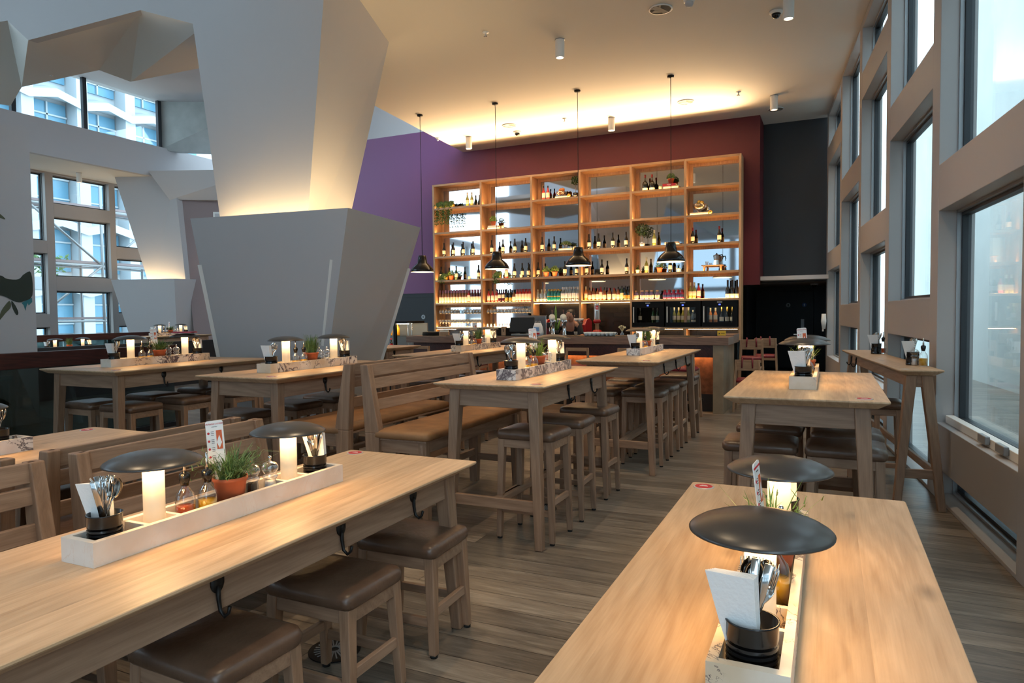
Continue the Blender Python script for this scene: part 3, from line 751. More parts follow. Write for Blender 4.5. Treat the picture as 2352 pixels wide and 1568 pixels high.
M['diff2'] = emit('pendant_bulb', (1, .74, .42, 1), 12)
for k, x in enumerate((-7.29, -5.65, -4.04, -2.41)):
    use('pendant', mk_pendant, (x, 11.52, 0), 0, 'black dome pendant lamp, %s of the four from the %s' % (('nearest', 'the purple wall') if k == 0 else (ORD[k], 'purple wall')) if k else 'black dome pendant lamp hanging before the purple wall, next to the big column', 'lamp', 'black pendants over the bar')
# ================================================================== furniture
HI, LO = 1.05, .793
def mk_hook(parent, x, y, z, side):
    """flat teardrop plate with an upturned hook, fixed to an apron facing SIDE (+1: +x)"""
    b = MB()
    b.lathe([(.0, 0), (.024, 0), (.024, .005), (0, .006)], 14, sx=1.35, M=Matrix.Translation((x, y, z + .03)) @ Matrix.Rotation(side * PI / 2, 4, 'Y'))
    b.tube([(x + side * .004, y, z + .02), (x + side * .006, y, z - .02), (x + side * .012, y, z - .055), (x + side * .03, y, z - .068), (x + side * .045, y, z - .055), (x + side * .05, y, z - .035)], [.008, .007, .006, .006, .005, .006], 6)
    return b.build('coat_hook', M['iron'], parent)


def table(label, x0, x1, y0, y1, h, hooks=(), hside=1, high=True, badge=None, rz=0, org=None, legin=(.12, .075), name='oak_table'):
    cx, cy = (x0 + x1) / 2, (y0 + y1) / 2
    t = thing(name, label, 'table', (cx, cy, 0) if org is None else org, rz)
    w, l = x1 - x0, y1 - y0
    MB().loft([rrect(w - .10, l - .10, .01, h - .042, 2), rrect(w - .006, l - .006, .012, h - .012, 2), rrect(w, l, .012, h - .008, 2), rrect(w, l, .012, h - .002, 2), rrect(w - .004, l - .004, .012, h, 2)], smooth=False).build('tabletop', M['top'], t)
    a, b = legin
    ah = .115 if w > .5 else .09
    ix, iy = w / 2 - a, l / 2 - a
    for sx in (-1, 1):
        MB().box((sx * (ix + .012) - .013, -iy, h - .042 - ah), (sx * (ix + .012) + .013, iy, h - .042)).build('apron', M['raily'], t, .003)
    for sy in (-1, 1):
        MB().box((-ix, sy * (iy + .012) - .013, h - .042 - ah), (ix, sy * (iy + .012) + .013, h - .042)).build('apron', M['railx'], t, .003)
    jx, jy = w / 2 - b, l / 2 - b
    if w < .5: jx = w / 2 + .0
    for sx in (-1, 1):
        for sy in (-1, 1):
            MB().leg((sx * jx, sy * jy, 0), (.052, .052), (sx * ix, sy * iy, h - .042), (.075, .075)).build('leg', M['leg'], t, .006)
    if high:
        zs = .27
        f = zs / h
        kx, ky = jx + (ix - jx) * f, jy + (iy - jy) * f
        for sy in (-1, 1):
            MB().box((-kx, sy * ky - .014, zs - .035), (kx, sy * ky + .014, zs + .035)).build('stretcher', M['railx'], t, .004)
        if w > .5:
            MB().box((-.035, -ky, zs - .02), (.035, ky, zs + .02)).build('foot_rail', M['raily'], t, .004)
        else:
            MB().box((kx - .014, -ky, zs - .03), (kx + .014, ky, zs + .03)).build('foot_rail', M['raily'], t, .004)
    for y in hooks:
        mk_hook(t, hside * (ix + .026), y - cy if org is None else y, h - .042 - ah * .5, hside)
    if badge:
        bx, by = badge
        b_ = MB().lathe([(0, 0), (.042, 0), (.042, .002), (.040, .003), (0, .003)], 28, smooth=False).build('table_badge', M['sticker'], t); b_.location = (bx, by, h)
        r_ = MB().lathe([(0, .003), (.034, .003), (.034, .0036), (0, .0036)], 28, smooth=False).build('red_disc', M['red'], b_)
        r2 = MB().box((-.016, -.003, .0036), (.016, .003, .0042)).box((-.01, .008, .0036), (.01, .012, .0042)).build('badge_print', M['whitep'], b_)
    return t


TABLES = {}
def T(key, *a, **k):
    TABLES[key] = table(*a, **k)


T('T1', 'long low oak table with pale marble tray, three leather stools along its aisle edge', -2.28, -1.53, -.25, 2.88, LO, (1.42, 1.98, 2.46), 1, False, (-.30, 1.50))
T('T2', 'low oak table nearest the camera, round red badge at its far corner', -.51, .26, .35, 2.87, LO, (), 1, False, (-.33, 1.19))
T('T10', 'low oak table behind the pair of low slatted benches, mostly hidden', -4.34, -3.56, -.25, 2.86, LO, (), 1, False, (-.30, 1.45))
T('T3', 'tall oak table with three bar stools, beside the tall tan-cushioned bench', -2.38, -1.575, 3.86, 5.47, HI, (4.52, 5.03), 1, True, (.30, -.70))
T('T5', 'tall oak table with eight bar stools, standing in front of the bar counter', -2.18, -1.385, 6.1, 8.33, HI, (6.72, 7.3, 7.85), 1, True, (.25, -.98))
T('T4', 'tall oak table between aisle and window ledge table, stools tucked under both sides', -.51, .275, 3.76, 5.47, HI, (), 1, True, (.28, -.76))
T('T6', 'tall oak table in front of the big faceted column, tan bench along its aisle side', -4.44, -3.6, 3.73, 5.55, HI, (4.35, 4.95), 1, True, (.26, -.8))
T('T7', 'tall oak table beside the glass balustrade, pink menus on one of its lamps', -6.45, -5.42, 3.76, 5.55, HI, (4.3, 4.95), 1, True, (.38, -.78))
T('T8', 'tall oak table behind the tan benches, close to the left end of the bar counter', -4.44, -3.66, 6.35, 8.85, HI, (7.1, 7.9), 1, True)
T('T9', 'tall oak table half hidden behind the big column, near the drinks display', -6.2, -5.42, 7.66, 8.5, HI, (7.95,), 1, True)
bt = table('narrow tall oak ledge table standing along the window wall', -.15, .15, -1.4, 1.4, HI, (.9, 1.2), -1, True, None, math.radians(7.0), (.45, 7.2, 0), (.10, .04), 'ledge_table')
b_ = MB().lathe([(0, 0), (.03, 0), (.03, .002), (0, .002)], 20, smooth=False).build('table_badge', M['sticker'], bt); b_.location = (-.09, -1.3, HI)

# ---- stools
def mk_stool(h, w=.42, d=.355, leather=None):
    def f():
        t = thing('bar_stool' if h > .6 else 'low_stool', '', '')
        th = .065
        z0 = h - th
        rings = [rrect(w - .02, d - .02, .03, z0, 4), rrect(w, d, .04, z0 + .012, 4), rrect(w + .004, d + .004, .045, z0 + .034, 4), rrect(w - .01, d - .01, .045, z0 + .053, 4), rrect(w - .05, d - .05, .05, h - .003, 4), rrect(w - .16, d - .14, .06, h + .003, 4), rrect(w - .30, d - .26, .03, h + .004, 4)]
        MB().loft(rings).build('seat', leather or M['leather'], t)
        za = z0 - .055
        b = MB()
        ax, ay = w / 2 - .03, d / 2 - .03
        for sy in (-1, 1): b.box((-ax, sy * ay - .012, za), (ax, sy * ay + .012, z0))
        for sx in (-1, 1): b.box((sx * ax - .012, -ay, za), (sx * ax + .012, ay, z0))
        b.build('seat_frame', M['railx'], t, .003)
        sp = .018 if h > .6 else .02
        tops = .048
        for sx in (-1, 1):
            for sy in (-1, 1):
                g = MB().leg((sx * (w / 2 - .038 + sp), sy * (d / 2 - .038 + sp), .012), (.034, .034), (sx * (w / 2 - .038), sy * (d / 2 - .038), z0), (tops, tops)).build('leg', M['leg'], t, .004)
                MB().lathe([(.0, 0), (.017, 0), (.017, .013), (0, .013)], 10, (sx * (w / 2 - .038 + sp), sy * (d / 2 - .038 + sp), 0)).build('foot_cap', M['rubber'], g)
        for axis, zs in ((0, .20 if h > .6 else .15), (1, .27 if h > .6 else .19)):
            k = sp * (1 - zs / h)
            for s in (-1, 1):
                if axis == 0:
                    MB().box((-(w / 2 - .038 + k), s * (d / 2 - .038 + k) - .011, zs - .02), (w / 2 - .038 + k, s * (d / 2 - .038 + k) + .011, zs + .02)).build('stretcher', M['railx'], t, .003)
                else:
                    MB().box((s * (w / 2 - .038 + k) - .011, -(d / 2 - .038 + k), zs - .02), (s * (w / 2 - .038 + k) + .011, d / 2 - .038 + k, zs + .02)).build('stretcher', M['raily'], t, .003)
        return t
    return f


def stools(key, h, spots, where, group):
    for (x, y, lab) in spots:
        use(key, mk_stool(h), (x, y, 0), math.radians(RND.uniform(-2.5, 2.5)), lab, 'stool', group)


HS, LS = .735, .50
stools('low_stool', LS, [(-1.755, 2.66, 'low leather stool at the far end of the long low table, beside the aisle'), (-1.755, 2.10, 'low leather stool at the middle of the long low table, over the round floor vent'), (-1.755, 1.53, 'low leather stool of the long low table nearest the camera'),
        (-4.25, 2.6, 'low leather stool glimpsed between the bench rails, at the hidden low table'), (-4.25, 2.05, 'second low stool of the hidden low table, seen behind the bench posts')], '', 'low stools')
W = 'leather bar stool '
stools('bar_stool', HS, [
    (-1.80, 4.215, W + 'nearest the camera at the corner of the table beside the tan bench'), (-1.80, 4.755, W + 'middle of the three beside the tall table with tan bench'), (-1.80, 5.39, W + 'last of the three by the tall table with the tan bench'),
    (-1.66, 6.705, W + 'first on the aisle side of the table before the bar counter'), (-1.66, 7.215, W + 'second on the aisle side of the table before the bar counter'), (-1.66, 7.715, W + 'third on the aisle side of the table before the bar counter'), (-1.66, 8.445, W + 'last on the aisle side of the table before the bar counter'),
    (-2.12, 6.66, W + 'first on the inner side of the table before the bar counter'), (-2.12, 7.2, W + 'second on the inner side of the table before the bar counter'), (-2.12, 7.74, W + 'third on the inner side of the table before the bar counter'), (-2.12, 8.3, W + 'last on the inner side of the table before the bar counter'),
    (-.37, 4.37, W + 'first on the aisle side of the tall table near the windows'), (-.36, 5.0, W + 'on the aisle side of the tall table near the windows, second along'),
    (.09, 4.36, W + 'first on the window side of the tall table near the windows'), (.10, 4.86, W + 'on the window side of the tall table near the windows, second along'), (.06, 5.34, W + 'on the window side of the tall table near the windows, third along'),
    (.36, 6.60, W + 'pushed under the narrow ledge table by the window wall'), (.25, 7.5, W + 'further back under the narrow ledge table by the window wall'),
    (-4.38, 4.12, W + 'at the near corner of the table before the big column'), (-4.40, 4.75, W + 'second along the column side of the table before the big column'), (-4.42, 5.28, W + 'third along the column side of the table before the big column'),
    (-5.69, 4.10, W + 'first on the room side of the table by the balustrade'), (-5.70, 4.66, W + 'second on the room side of the table by the balustrade'), (-5.70, 5.25, W + 'third on the room side of the table by the balustrade'),
    (-6.22, 4.12, W + 'first on the glass side of the table by the balustrade'), (-6.25, 4.75, W + 'second on the glass side of the table by the balustrade'), (-6.25, 5.35, W + 'third on the glass side of the table by the balustrade'),
    (-3.85, 6.7, W + 'first on the aisle side of the table behind the tan benches'), (-3.85, 7.3, W + 'second on the aisle side of the table behind the tan benches'), (-3.85, 7.95, W + 'third on the aisle side of the table behind the tan benches'), (-3.85, 8.55, W + 'last on the aisle side of the table behind the tan benches'),
    (-4.3, 6.75, W + 'first on the column side of the table behind the tan benches'), (-4.3, 7.4, W + 'second on the column side of the table behind the tan benches'), (-4.3, 8.1, W + 'third on the column side of the table behind the tan benches'),
    (-5.65, 8.0, W + 'at the table half hidden by the big column')], '', 'bar stools')

# ---- benches
def bench(label, xb, d, y0, y1, zs, zt, depth, cushion, group=None):
    t = thing('slatted_bench', label, 'bench', (xb, (y0 + y1) / 2, 0), 0 if d > 0 else PI, group)
    l = (y1 - y0) / 2
    for s in (-1, 1):
        b = MB()
        b.leg((.05, s * (l - .035), 0), (.07, .062), (.06, s * (l - .035), zs - .02), (.12, .062))
        b.leg((.06, s * (l - .035), zs - .02), (.12, .062), (.0, s * (l - .035), zt), (.062, .06))
        b.build('back_post', M['leg'], t, .005)
        MB().leg((depth - .03, s * (l - .06), 0), (.045, .05), (depth - .05, s * (l - .06), zs - .06), (.06, .06)).build('front_leg', M['leg'], t, .004)
        MB().box((.06, s * (l - .05) - .013, zs - .15), (depth - .04, s * (l - .05) + .013, zs - .06)).build('end_rail', M['railx'], t, .004)
    def xs(z): return .06 * (1 - (z - zs) / (zt - zs)) + .0
    hgt = zt - zs
    for k, (za, zb, nm) in enumerate(((zt - .085, zt, 'top_rail'), (zt - .175, zt - .10, 'back_rail'), (zs + .13, zs + .205, 'back_rail')) if hgt > .4 else ((zt - .075, zt, 'top_rail'), (zt - .16, zt - .088, 'back_rail'), (zs + .06, zs + .13, 'back_rail'))):
        x = xs((za + zb) / 2)
        MB().hull8([(x - .008 + .006, -l + .03, za), (x + .014 + .006, -l + .03, za), (x + .014 + .006, l - .03, za), (x - .008 + .006, l - .03, za)], [(x - .010, -l + .03, zb), (x + .012, -l + .03, zb), (x + .012, l - .03, zb), (x - .010, l - .03, zb)]).build(nm, M['raily'], t, .004)
    MB().box((depth - .065, -l + .03, zs - .15), (depth - .04, l - .03, zs - .06)).build('seat_rail', M['raily'], t, .004)
    MB().box((.06, -l + .02, zs - .065), (depth - .01, l - .02, zs - .052)).build('seat_board', M['raily'], t)
    c = ((.06 + depth) / 2 + .01, 0); w = depth - .06
    r = [rrect(w - .01, 2 * l - .02, .03, zs - .052, 4, c), rrect(w + .012, 2 * l, .04, zs - .045, 4, c), rrect(w + .012, 2 * l, .045, zs - .015, 4, c), rrect(w - .01, 2 * l - .02, .05, zs - .002, 4, c), rrect(w - .12, 2 * l - .14, .05, zs + .006, 4, c), rrect(w - .26, 2 * l - .4, .03, zs + .006, 4, c)]
    MB().loft(r).build('cushion', cushion, t)
    if zs > .6:
        MB().box((.05, -l + .05, .24), (.075, l - .05, .30)).build('foot_rail', M['raily'], t, .004)
        for s in (-1, 1): MB().box((.06, s * (l - .045) - .012, .2), (depth - .04, s * (l - .045) + .012, .26)).build('stretcher', M['railx'], t, .004)
    return t


bench('tall slatted bench with tan cushion facing the tall table with three bar stools', -2.94, 1, 3.86, 5.42, .70, 1.155, .50, M['suede'])
bench('tall slatted bench with tan cushion facing the table before the big column', -3.10, -1, 3.88, 5.48, .70, 1.155, .66, M['suede'])
bench('low slatted bench backing the long low table, its post next to a lamp', -3.02, 1, 1.88, 2.98, .45, .905, .50, M['leather'])
bench('low slatted bench facing the hidden low table, back to back with another', -3.19, -1, 1.86, 2.98, .45, .905, .52, M['leather'])
bench('low slatted bench along the long low table, closest to the camera', -3.02, 1, .55, 1.76, .45, .905, .50, M['leather'])
bench('low slatted bench at the picture edge, facing the hidden low table', -3.19, -1, .55, 1.74, .45, .905, .52, M['leather'])

# ---- round floor vents
def mk_vent():
    t = thing('floor_vent', '', '')
    MB().lathe([(0, .001), (.115, .001), (.115, .006), (.10, .007), (0, .005)], 32, smooth=False).build('rim', M['iron'], t)
    b = MB()
    for k in range(24):
        a = 2 * PI * k / 24
        b.box((.02, -.003, .006), (.09, .003, .009), M=Matrix.Rotation(a, 4, 'Z'))
    b.build('grille_slat', M['alu'], t)
    return t
use('vent', mk_vent, (-2.0, 2.38, 0), 0, 'round floor vent under the long low table stools', 'floor vent', 'round floor vents')
use('vent', mk_vent, (-1.99, 4.79, 0), 0, 'round floor vent under the table with three bar stools', 'floor vent', 'round floor vents')

# ================================================================== things on the tables
def mk_tray(key, mat, L=1.09, W_=.144, H_=.072):
    def f():
        t = thing('marble_tray', '', '')
        b = MB(); q = .02
        b.box((-W_ / 2, 0, 0), (-W_ / 2 + q, L, H_)).box((W_ / 2 - q, 0, 0), (W_ / 2, L, H_)).box((-W_ / 2 + q, 0, 0), (W_ / 2 - q, q, H_)).box((-W_ / 2 + q, L - q, 0), (W_ / 2 - q, L, H_)).box((-W_ / 2 + q, q, 0), (W_ / 2 - q, L - q, .012))
        for y in (.185, .30, .78, .90): b.box((-W_ / 2 + q, y, .012), (W_ / 2 - q, y + .015, H_ - .004))
        b.build('trough', mat, t)
        for a, c in ((.022, .183), (.317, .778), (.917, L - .022)):
            MB().box((-W_ / 2 + q + .002, a, .012), (W_ / 2 - q - .002, c, .022)).build('liner', M['liner'], t)
        return t
    return f


def mk_lamp():
    t = thing('table_lamp', '', '')
    MB().lathe([(0, 0), (.032, 0), (.032, .236), (.0, .236)], 28).build('lit_stem', M['stem'], t)
    MB().lathe([(.0, .2715), (.03, .271), (.07, .2665), (.105, .258), (.128, .2485), (.141, .2405), (.145, .2365), (.1445, .2335), (.140, .2345), (.126, .2405), (.10, .247), (.06, .252), (.037, .254), (.037, .237)], 48).build('lamp_shade', M['shade'], t)
    MB().lathe([(.040, .2425), (.066, .2425)], 32, cap0=False, cap1=False, smooth=False).build('diffuser', M['diff'], t, fix=False)
    MB().lathe([(.040, .2525), (.070, .249), (.070, .2435), (.040, .2435)], 28).build('light_ring', M['shade'], t)
    return t


def mk_pot():
    t = thing('cutlery_tin', '', '')
    prof = [(.0, .0), (.047, .0), (.048, .004)]
    for k in range(5): prof += [(.048, .016 + k * .011), (.0455, .0205 + k * .011)]
    prof += [(.048, .075), (.048, .1), (.0498, .103), (.0498, .106), (.0465, .106), (.0465, .01), (0, .01)]
    MB().lathe(prof, 32).build('tin', M['enamel'], t)
    return t


def bent(pts, M_):
    return [M_ @ Vector(p) for p in pts]


def mk_knife():
    t = thing('knife', '', '')
    MB().loft([rrect(.017, .006, .003, z, 2) if z > .1 else rrect(w, .003, .0014, z, 2) for z, w in ((0, .006), (.02, .017), (.09, .019), (.108, .010), (.115, 0), (.16, 0), (.205, 0))], True).build('blade_and_handle', M['steel'], t)
    return t


def mk_fork():
    t = thing('fork', '', '')
    b = MB()
    b.loft([rrect(w, th, th / 2.2, z, 2, (0, yo)) for z, w, th, yo in ((0, .012, .004, 0), (.02, .014, .004, 0), (.09, .006, .004, .001), (.13, .008, .003, .003), (.145, .020, .003, .007), (.158, .024, .0025, .009))], True)
    for k in range(4):
        x = -.009 + k * .006
        b.loft([rrect(.0034, .002, .001, .157, 1, (x, .009)), rrect(.003, .002, .001, .185, 1, (x, .010)), rrect(.0014, .0012, .0005, .205, 1, (x, .005))], True)
    b.build('fork_body', M['steel'], t)
    return t


def mk_spoon():
    t = thing('spoon', '', '')
    b = MB()
    b.loft([rrect(w, th, th / 2.2, z, 2, (0, yo)) for z, w, th, yo in ((0, .012, .004, 0), (.02, .014, .004, 0), (.09, .006, .004, .001), (.13, .006, .0035, .003), (.146, .010, .003, .006))], True)
    n = 14; rings = []
    for r, zz in ((.021, .0), (.019, .004), (.012, .008), (.004, .0095)):
        rings.append([(r * math.cos(2 * PI * i / n), .0065 + zz, .172 + 1.5 * r * math.sin(2 * PI * i / n)) for i in range(n)])
    b.loft(rings, True, cap0=False)
    b.build('spoon_body', M['steel'], t)
    return t


def mk_napkin():
    t = thing('napkin_bundle', '', '')
    for k in range(5):
        s = MB(); a = (k - 2) * .0036
        s.loft([[(-.026, a, 0), (.026, a, 0), (.026, a + .003, 0), (-.026, a + .003, 0)], [(-.036 + k * .001, a * 1.4, .055), (.034, a * 1.2, .055), (.034, a * 1.2 + .004, .055), (-.036 + k * .001, a * 1.4 + .004, .055)], [(-.050 + k * .001, a * 2.2, .155 - k * .002), (.040, a * 1.4, .146), (.040, a * 1.4 + .004, .146), (-.050 + k * .001, a * 2.2 + .004, .155 - k * .002)]], smooth=False)
        s.build('folded_napkin', M['napkin'], t)
    return t


def fill_pot(x, y, z, which, nm, n=8, napkin=True, seed=0, nap=(-.014, -.012, -.15), dirs=(-.5, 2.4)):
    """tin, its napkins and cutlery; WHICH of the tins on NM; cutlery leans out towards angles DIRS"""
    r = random.Random(seed)
    use('pot', mk_pot, (x, y, z), 0, 'black ribbed cutlery tin, the %s one on %s' % (which, nm), 'cutlery tin', 'black cutlery tins')
    kinds = ['fork', 'knife', 'spoon']
    mk = {'fork': mk_fork, 'knife': mk_knife, 'spoon': mk_spoon}
    for k in range(n):
        kd = kinds[k % 3]
        a = dirs[0] + (dirs[1] - dirs[0]) * (k + r.random() * .6) / n if napkin else 2 * PI * (k + r.random() * .6) / n
        tilt = r.uniform(.14, .34)
        base = Vector((x - .020 * math.cos(a), y - .020 * math.sin(a), z + .016))
        rot = (Matrix.Rotation(a, 4, 'Z') @ Matrix.Rotation(tilt, 4, 'Y') @ Matrix.Rotation(r.uniform(-.7, .7) - a, 4, 'Z')).to_euler()
        use(kd, mk[kd], base, 0, 'steel %s in the %s tin on %s' % (kd, which, nm), kd, 'cutlery in the %s tin on %s' % (which, nm), rot=rot)
    if napkin:
        rot = (Matrix.Rotation(nap[2] + r.uniform(-.1, .1), 4, 'Z') @ Matrix.Rotation(-.10, 4, 'Y') @ Matrix.Rotation(.06, 4, 'X')).to_euler()
        use('napkin', mk_napkin, (x + nap[0], y + nap[1], z + .045), 0, 'folded white paper napkins in the %s tin on %s' % (which, nm), 'napkins', 'napkins in cutlery tins', rot=rot)


def mk_oilbottle(liq, lv, nm):
    def f():
        t = thing(nm, '', '')
        MB().lathe([(0, 0), (.029, 0), (.032, .005), (.032, .075), (.028, .092), (.016, .108), (.013, .114), (.013, .135), (.015, .138)], 24, cap1=False).build('glass_body', M['clear'], t)
        MB().lathe([(0, .004), (.0295, .004), (.0298, lv), (0, lv)], 22).build('liquid', M[liq], t)
        MB().lathe([(.0, .118), (.0125, .118), (.016, .136), (.018, .142), (.018, .158), (.012, .163), (0, .163)], 18).build('stopper', M['enamel'], t)
        MB().lathe([(0, .16), (.007, .163), (.0045, .19), (.004, .222), (0, .222)], 10).build('spout', M['steel'], t)
        return t
    return f


def mk_mill(fillmat, nm, lv):
    def f():
        t = thing(nm, '', '')
        MB().lathe([(0, 0), (.024, 0), (.026, .006), (.024, .05), (.022, .064), (.029, .070), (.030, .076), (.022, .082), (.024, .088), (.031, .100), (.031, .112), (.024, .124), (.010, .130), (0, .131)], 22).build('acrylic_body', M['clearbody'], t)
        MB().lathe([(0, .004), (.019, .004), (.019, lv), (0, lv)], 14).build('peppercorns' if 'pepper' in nm else 'salt', fillmat, t)
        MB().lathe([(0, .130), (.005, .131), (.004, .138), (.007, .143), (.006, .150), (0, .152)], 10).build('finial', M['chrome'], t)
        return t
    return f


def leafblades(mb, n, R0, spread, lo, hi, wid, r, droop=0.0, mat=0, base=.0):
    for i in range(n):
        a = r.uniform(0, 2 * PI); t0 = r.random() ** .5 * R0
        p = Vector((t0 * math.cos(a), t0 * math.sin(a), base)); a2 = a + r.uniform(-.7, .7)
        h = r.uniform(lo, hi); out = spread * r.uniform(.2, 1) * (t0 / R0 * .7 + .3)
        pts = []
        for k in range(4):
            u = k / 3
            pts.append(p + Vector((math.cos(a2) * out * u ** 1.4, math.sin(a2) * out * u ** 1.4, h * u - droop * r.random() * u ** 2.5 * h)))
        sd = Vector((-math.sin(a2), math.cos(a2), 0)) * wid
        vs = []; 
        for k, q in enumerate(pts):
            w = (1, 1.1, .8, .15)[k]
            vs += [q - sd * w, q + sd * w]
        mb.add(vs, [(0, 1, 3, 2), (2, 3, 5, 4), (4, 5, 7, 6)], mat, True)
        # side needles
        for k in range(5):
            u = r.uniform(.25, .95); q = p.lerp(pts[3], u) if k % 2 else pts[2].lerp(pts[1], u)
            an = r.uniform(0, 2 * PI); e = q + Vector((math.cos(an), math.sin(an), r.uniform(.2, .9))) * r.uniform(.012, .028)
            s2 = (e - q).cross(Vector((0, 0, 1))).normalized() * wid * .8 if (e - q).cross(Vector((0, 0, 1))).length > 1e-4 else Vector((wid, 0, 0))
            mb.add([q - s2, q + s2, e + s2 * .3, e - s2 * .3], [(0, 1, 2, 3)], mat, True)


def mk_herb(spread, lo, hi, n, droop, mat, seed, nm='potted_rosemary'):
    def f():
        t = thing(nm, '', '')
        MB().lathe([(0, 0), (.040, 0), (.056, .098), (.060, .100), (.061, .112), (.055, .112), (.053, .098), (0, .098)], 32).build('terracotta_pot', M['terra'], t)
        MB().lathe([(.053, .099), (.0, .103)], 20).build('soil', M['soil'], t)
        b = MB(); leafblades(b, n, .042, spread, lo, hi, .0022, random.Random(seed), droop, 0, .10)
        b.build('foliage', mat, t, fix=False)
        return t
    return f


def mk_sign():
    """slim white menu card on its own spike"""
    t = thing('menu_card', '', '')
    w, h = .058, .152
    MB().loft([[(x, y_, z) for x, _, z in [(p[0], 0, p[1]) for p in rr]] for y_, rr in ((0, [(q[0], q[1] + .055 + h / 2) for q in [(c[0], c[1]) for c in rrect(w, h, .008, 0, 3)]]), (.003, [(q[0], q[1] + .055 + h / 2) for q in [(c[0], c[1]) for c in rrect(w, h, .008, 0, 3)]]))], False).build('card', M['whitep'], t)
    MB().box((-.012, 0, -.02), (.012, .003, .06)).build('spike', M['whitep'], t)
    text('VAPIANO LOVERS', .0076, t, (0, -.0006, .055 + h - .012), (PI / 2, 0, 0), M['red'])
    text('APERITIVO', .004, t, (0, -.0006, .055 + h - .022), (PI / 2, 0, 0), M['ink'])
    b = MB()
    for k in range(4):
        z = .055 + h - .040 - k * .028
        for j in range(3): b.box((-.013, -.001, z - j * .006), (-.003, 0, z - j * .006 + .0016))
    b.build('printed_lines', M['ink'], t)
    b = MB()
    for k in range(4): b.lathe([(.0, 0), (.0042, 0), (.0042, .0008), (0, .0008)], 10, M=Matrix.Translation((-.021, -.0002, .055 + h - .044 - k * .028)) @ Matrix.Rotation(PI / 2, 4, 'X'))
    b.build('printed_icon', M['red'], t)
    MB().box((.004, -.001, .105), (.023, 0, .172)).build('printed_picture', M['orange'], t)
    MB().add([(.004, -.0014, .13), (.014, -.0014, .155), (.021, -.0014, .128), (.012, -.0014, .108)], [(0, 1, 2, 3)]).build('printed_picture_detail', M['napkin'], t)
    return t


def mk_paper():
    t = thing('menu_sheet', '', '')
    for k in range(4):
        MB().box((-.10, -.075, k * .004), (.10, .075, k * .004 + .003), M=Matrix.Rotation(.12 * k - .2, 4, 'Z')).build('menu_sheet_leaf', M['pinkpaper'] if k else M['napkin'], t)
    return t


TRAYS = []
def table_set(key, cx, y0, h, nm, traymat, plant, n=8, flip=0, pots=(1, 1), sign=True, traylab=None, napk=(True, True), mills=True, bottles=True):
    """everything standing in one marble tray; NM names the table"""
    z = h + .0005; zb = h + .0225; zl = h + .0125
    use('tray_' + traymat, mk_tray(key, M[traymat]), (cx, y0, z), 0, (traylab or 'marble condiment tray') + ' on ' + nm, 'tray', 'marble trays')
    if pots[0]: fill_pot(cx + .0, y0 + .085, zb, 'near', nm, n, napk[0], hash_(key) + 1, *(((-.024, .012, .45), (-2.2, 1.0)) if key == 'T1' else ()))
    if pots[1]: fill_pot(cx + .0, y0 + 1.00, zb, 'far', nm, n, napk[1], hash_(key) + 2, (.01, .016, .2), (PI, 2 * PI + .3))
    use('lamp', mk_lamp, (cx, y0 + .25, zl), 0, 'mushroom table lamp, the nearer one on ' + nm, 'lamp', 'mushroom table lamps')
    use('lamp', mk_lamp, (cx, y0 + .848, zl), 0, 'mushroom table lamp, the farther one on ' + nm, 'lamp', 'mushroom table lamps')
    if bottles:
        use('vin' if key in ('T1', 'T5') else 'oil2', mk_oilbottle('vinegar', .05, 'vinegar_bottle') if key in ('T1', 'T5') else mk_oilbottle('oil', .052, 'oil_bottle'), (cx - .012, y0 + .375, zb), 0, ('amber vinegar bottle with steel spout on ' if key in ('T1', 'T5') else 'first golden oil bottle with steel spout on ') + nm, 'bottle', 'condiment bottles')
        use('oil', mk_oilbottle('oil', .06, 'oil_bottle'), (cx + .018, y0 + .44, zb), 0, ('golden oil bottle with steel spout on ' if key in ('T1', 'T5') else 'second oil bottle with steel spout on ') + nm, 'bottle', 'condiment bottles')
    P = {'spread': ('herb_spread', mk_herb(.17, .06, .16, 150, .5, M['green'], 3)), 'bush': ('herb_bush', mk_herb(.07, .09, .17, 170, .0, M['green'], 5)), 'sparse': ('herb_sparse', mk_herb(.12, .07, .19, 46, .3, M['green3'], 8))}[plant]
    use(P[0], P[1], (cx, y0 + .555, zb), RND.uniform(0, 6) if key != 'T1' else 0, {'spread': 'spreading rosemary in a terracotta pot on ', 'bush': 'bushy rosemary in a terracotta pot on ', 'sparse': 'wispy oregano in a terracotta pot on '}[plant] + nm, 'plant', 'potted herbs')
    if sign:
        rot = (Matrix.Rotation(flip, 4, 'Z') @ Matrix.Rotation(-.07, 4, 'Y') @ Matrix.Rotation(-.1, 4, 'X')).to_euler()
        use('sign', mk_sign, (cx - .01, y0 + .515, zb + .11), 0, 'white menu card stuck in the herb pot on ' + nm, 'menu card', 'menu cards', rot=rot)
    if mills:
        use('pep', mk_mill(M['rubber'], 'pepper_mill', .058), (cx - .018, y0 + .672, zb), 0, 'clear pepper mill with dark peppercorns on ' + nm, 'pepper mill', 'pepper mills')
        use('salt', mk_mill(M['napkin'], 'salt_mill', .055), (cx + .012, y0 + .735, zb), 0, 'clear salt mill with white salt on ' + nm, 'salt mill', 'salt mills')


def hash_(s): return sum((i + 1) * ord(c) for i, c in enumerate(s))


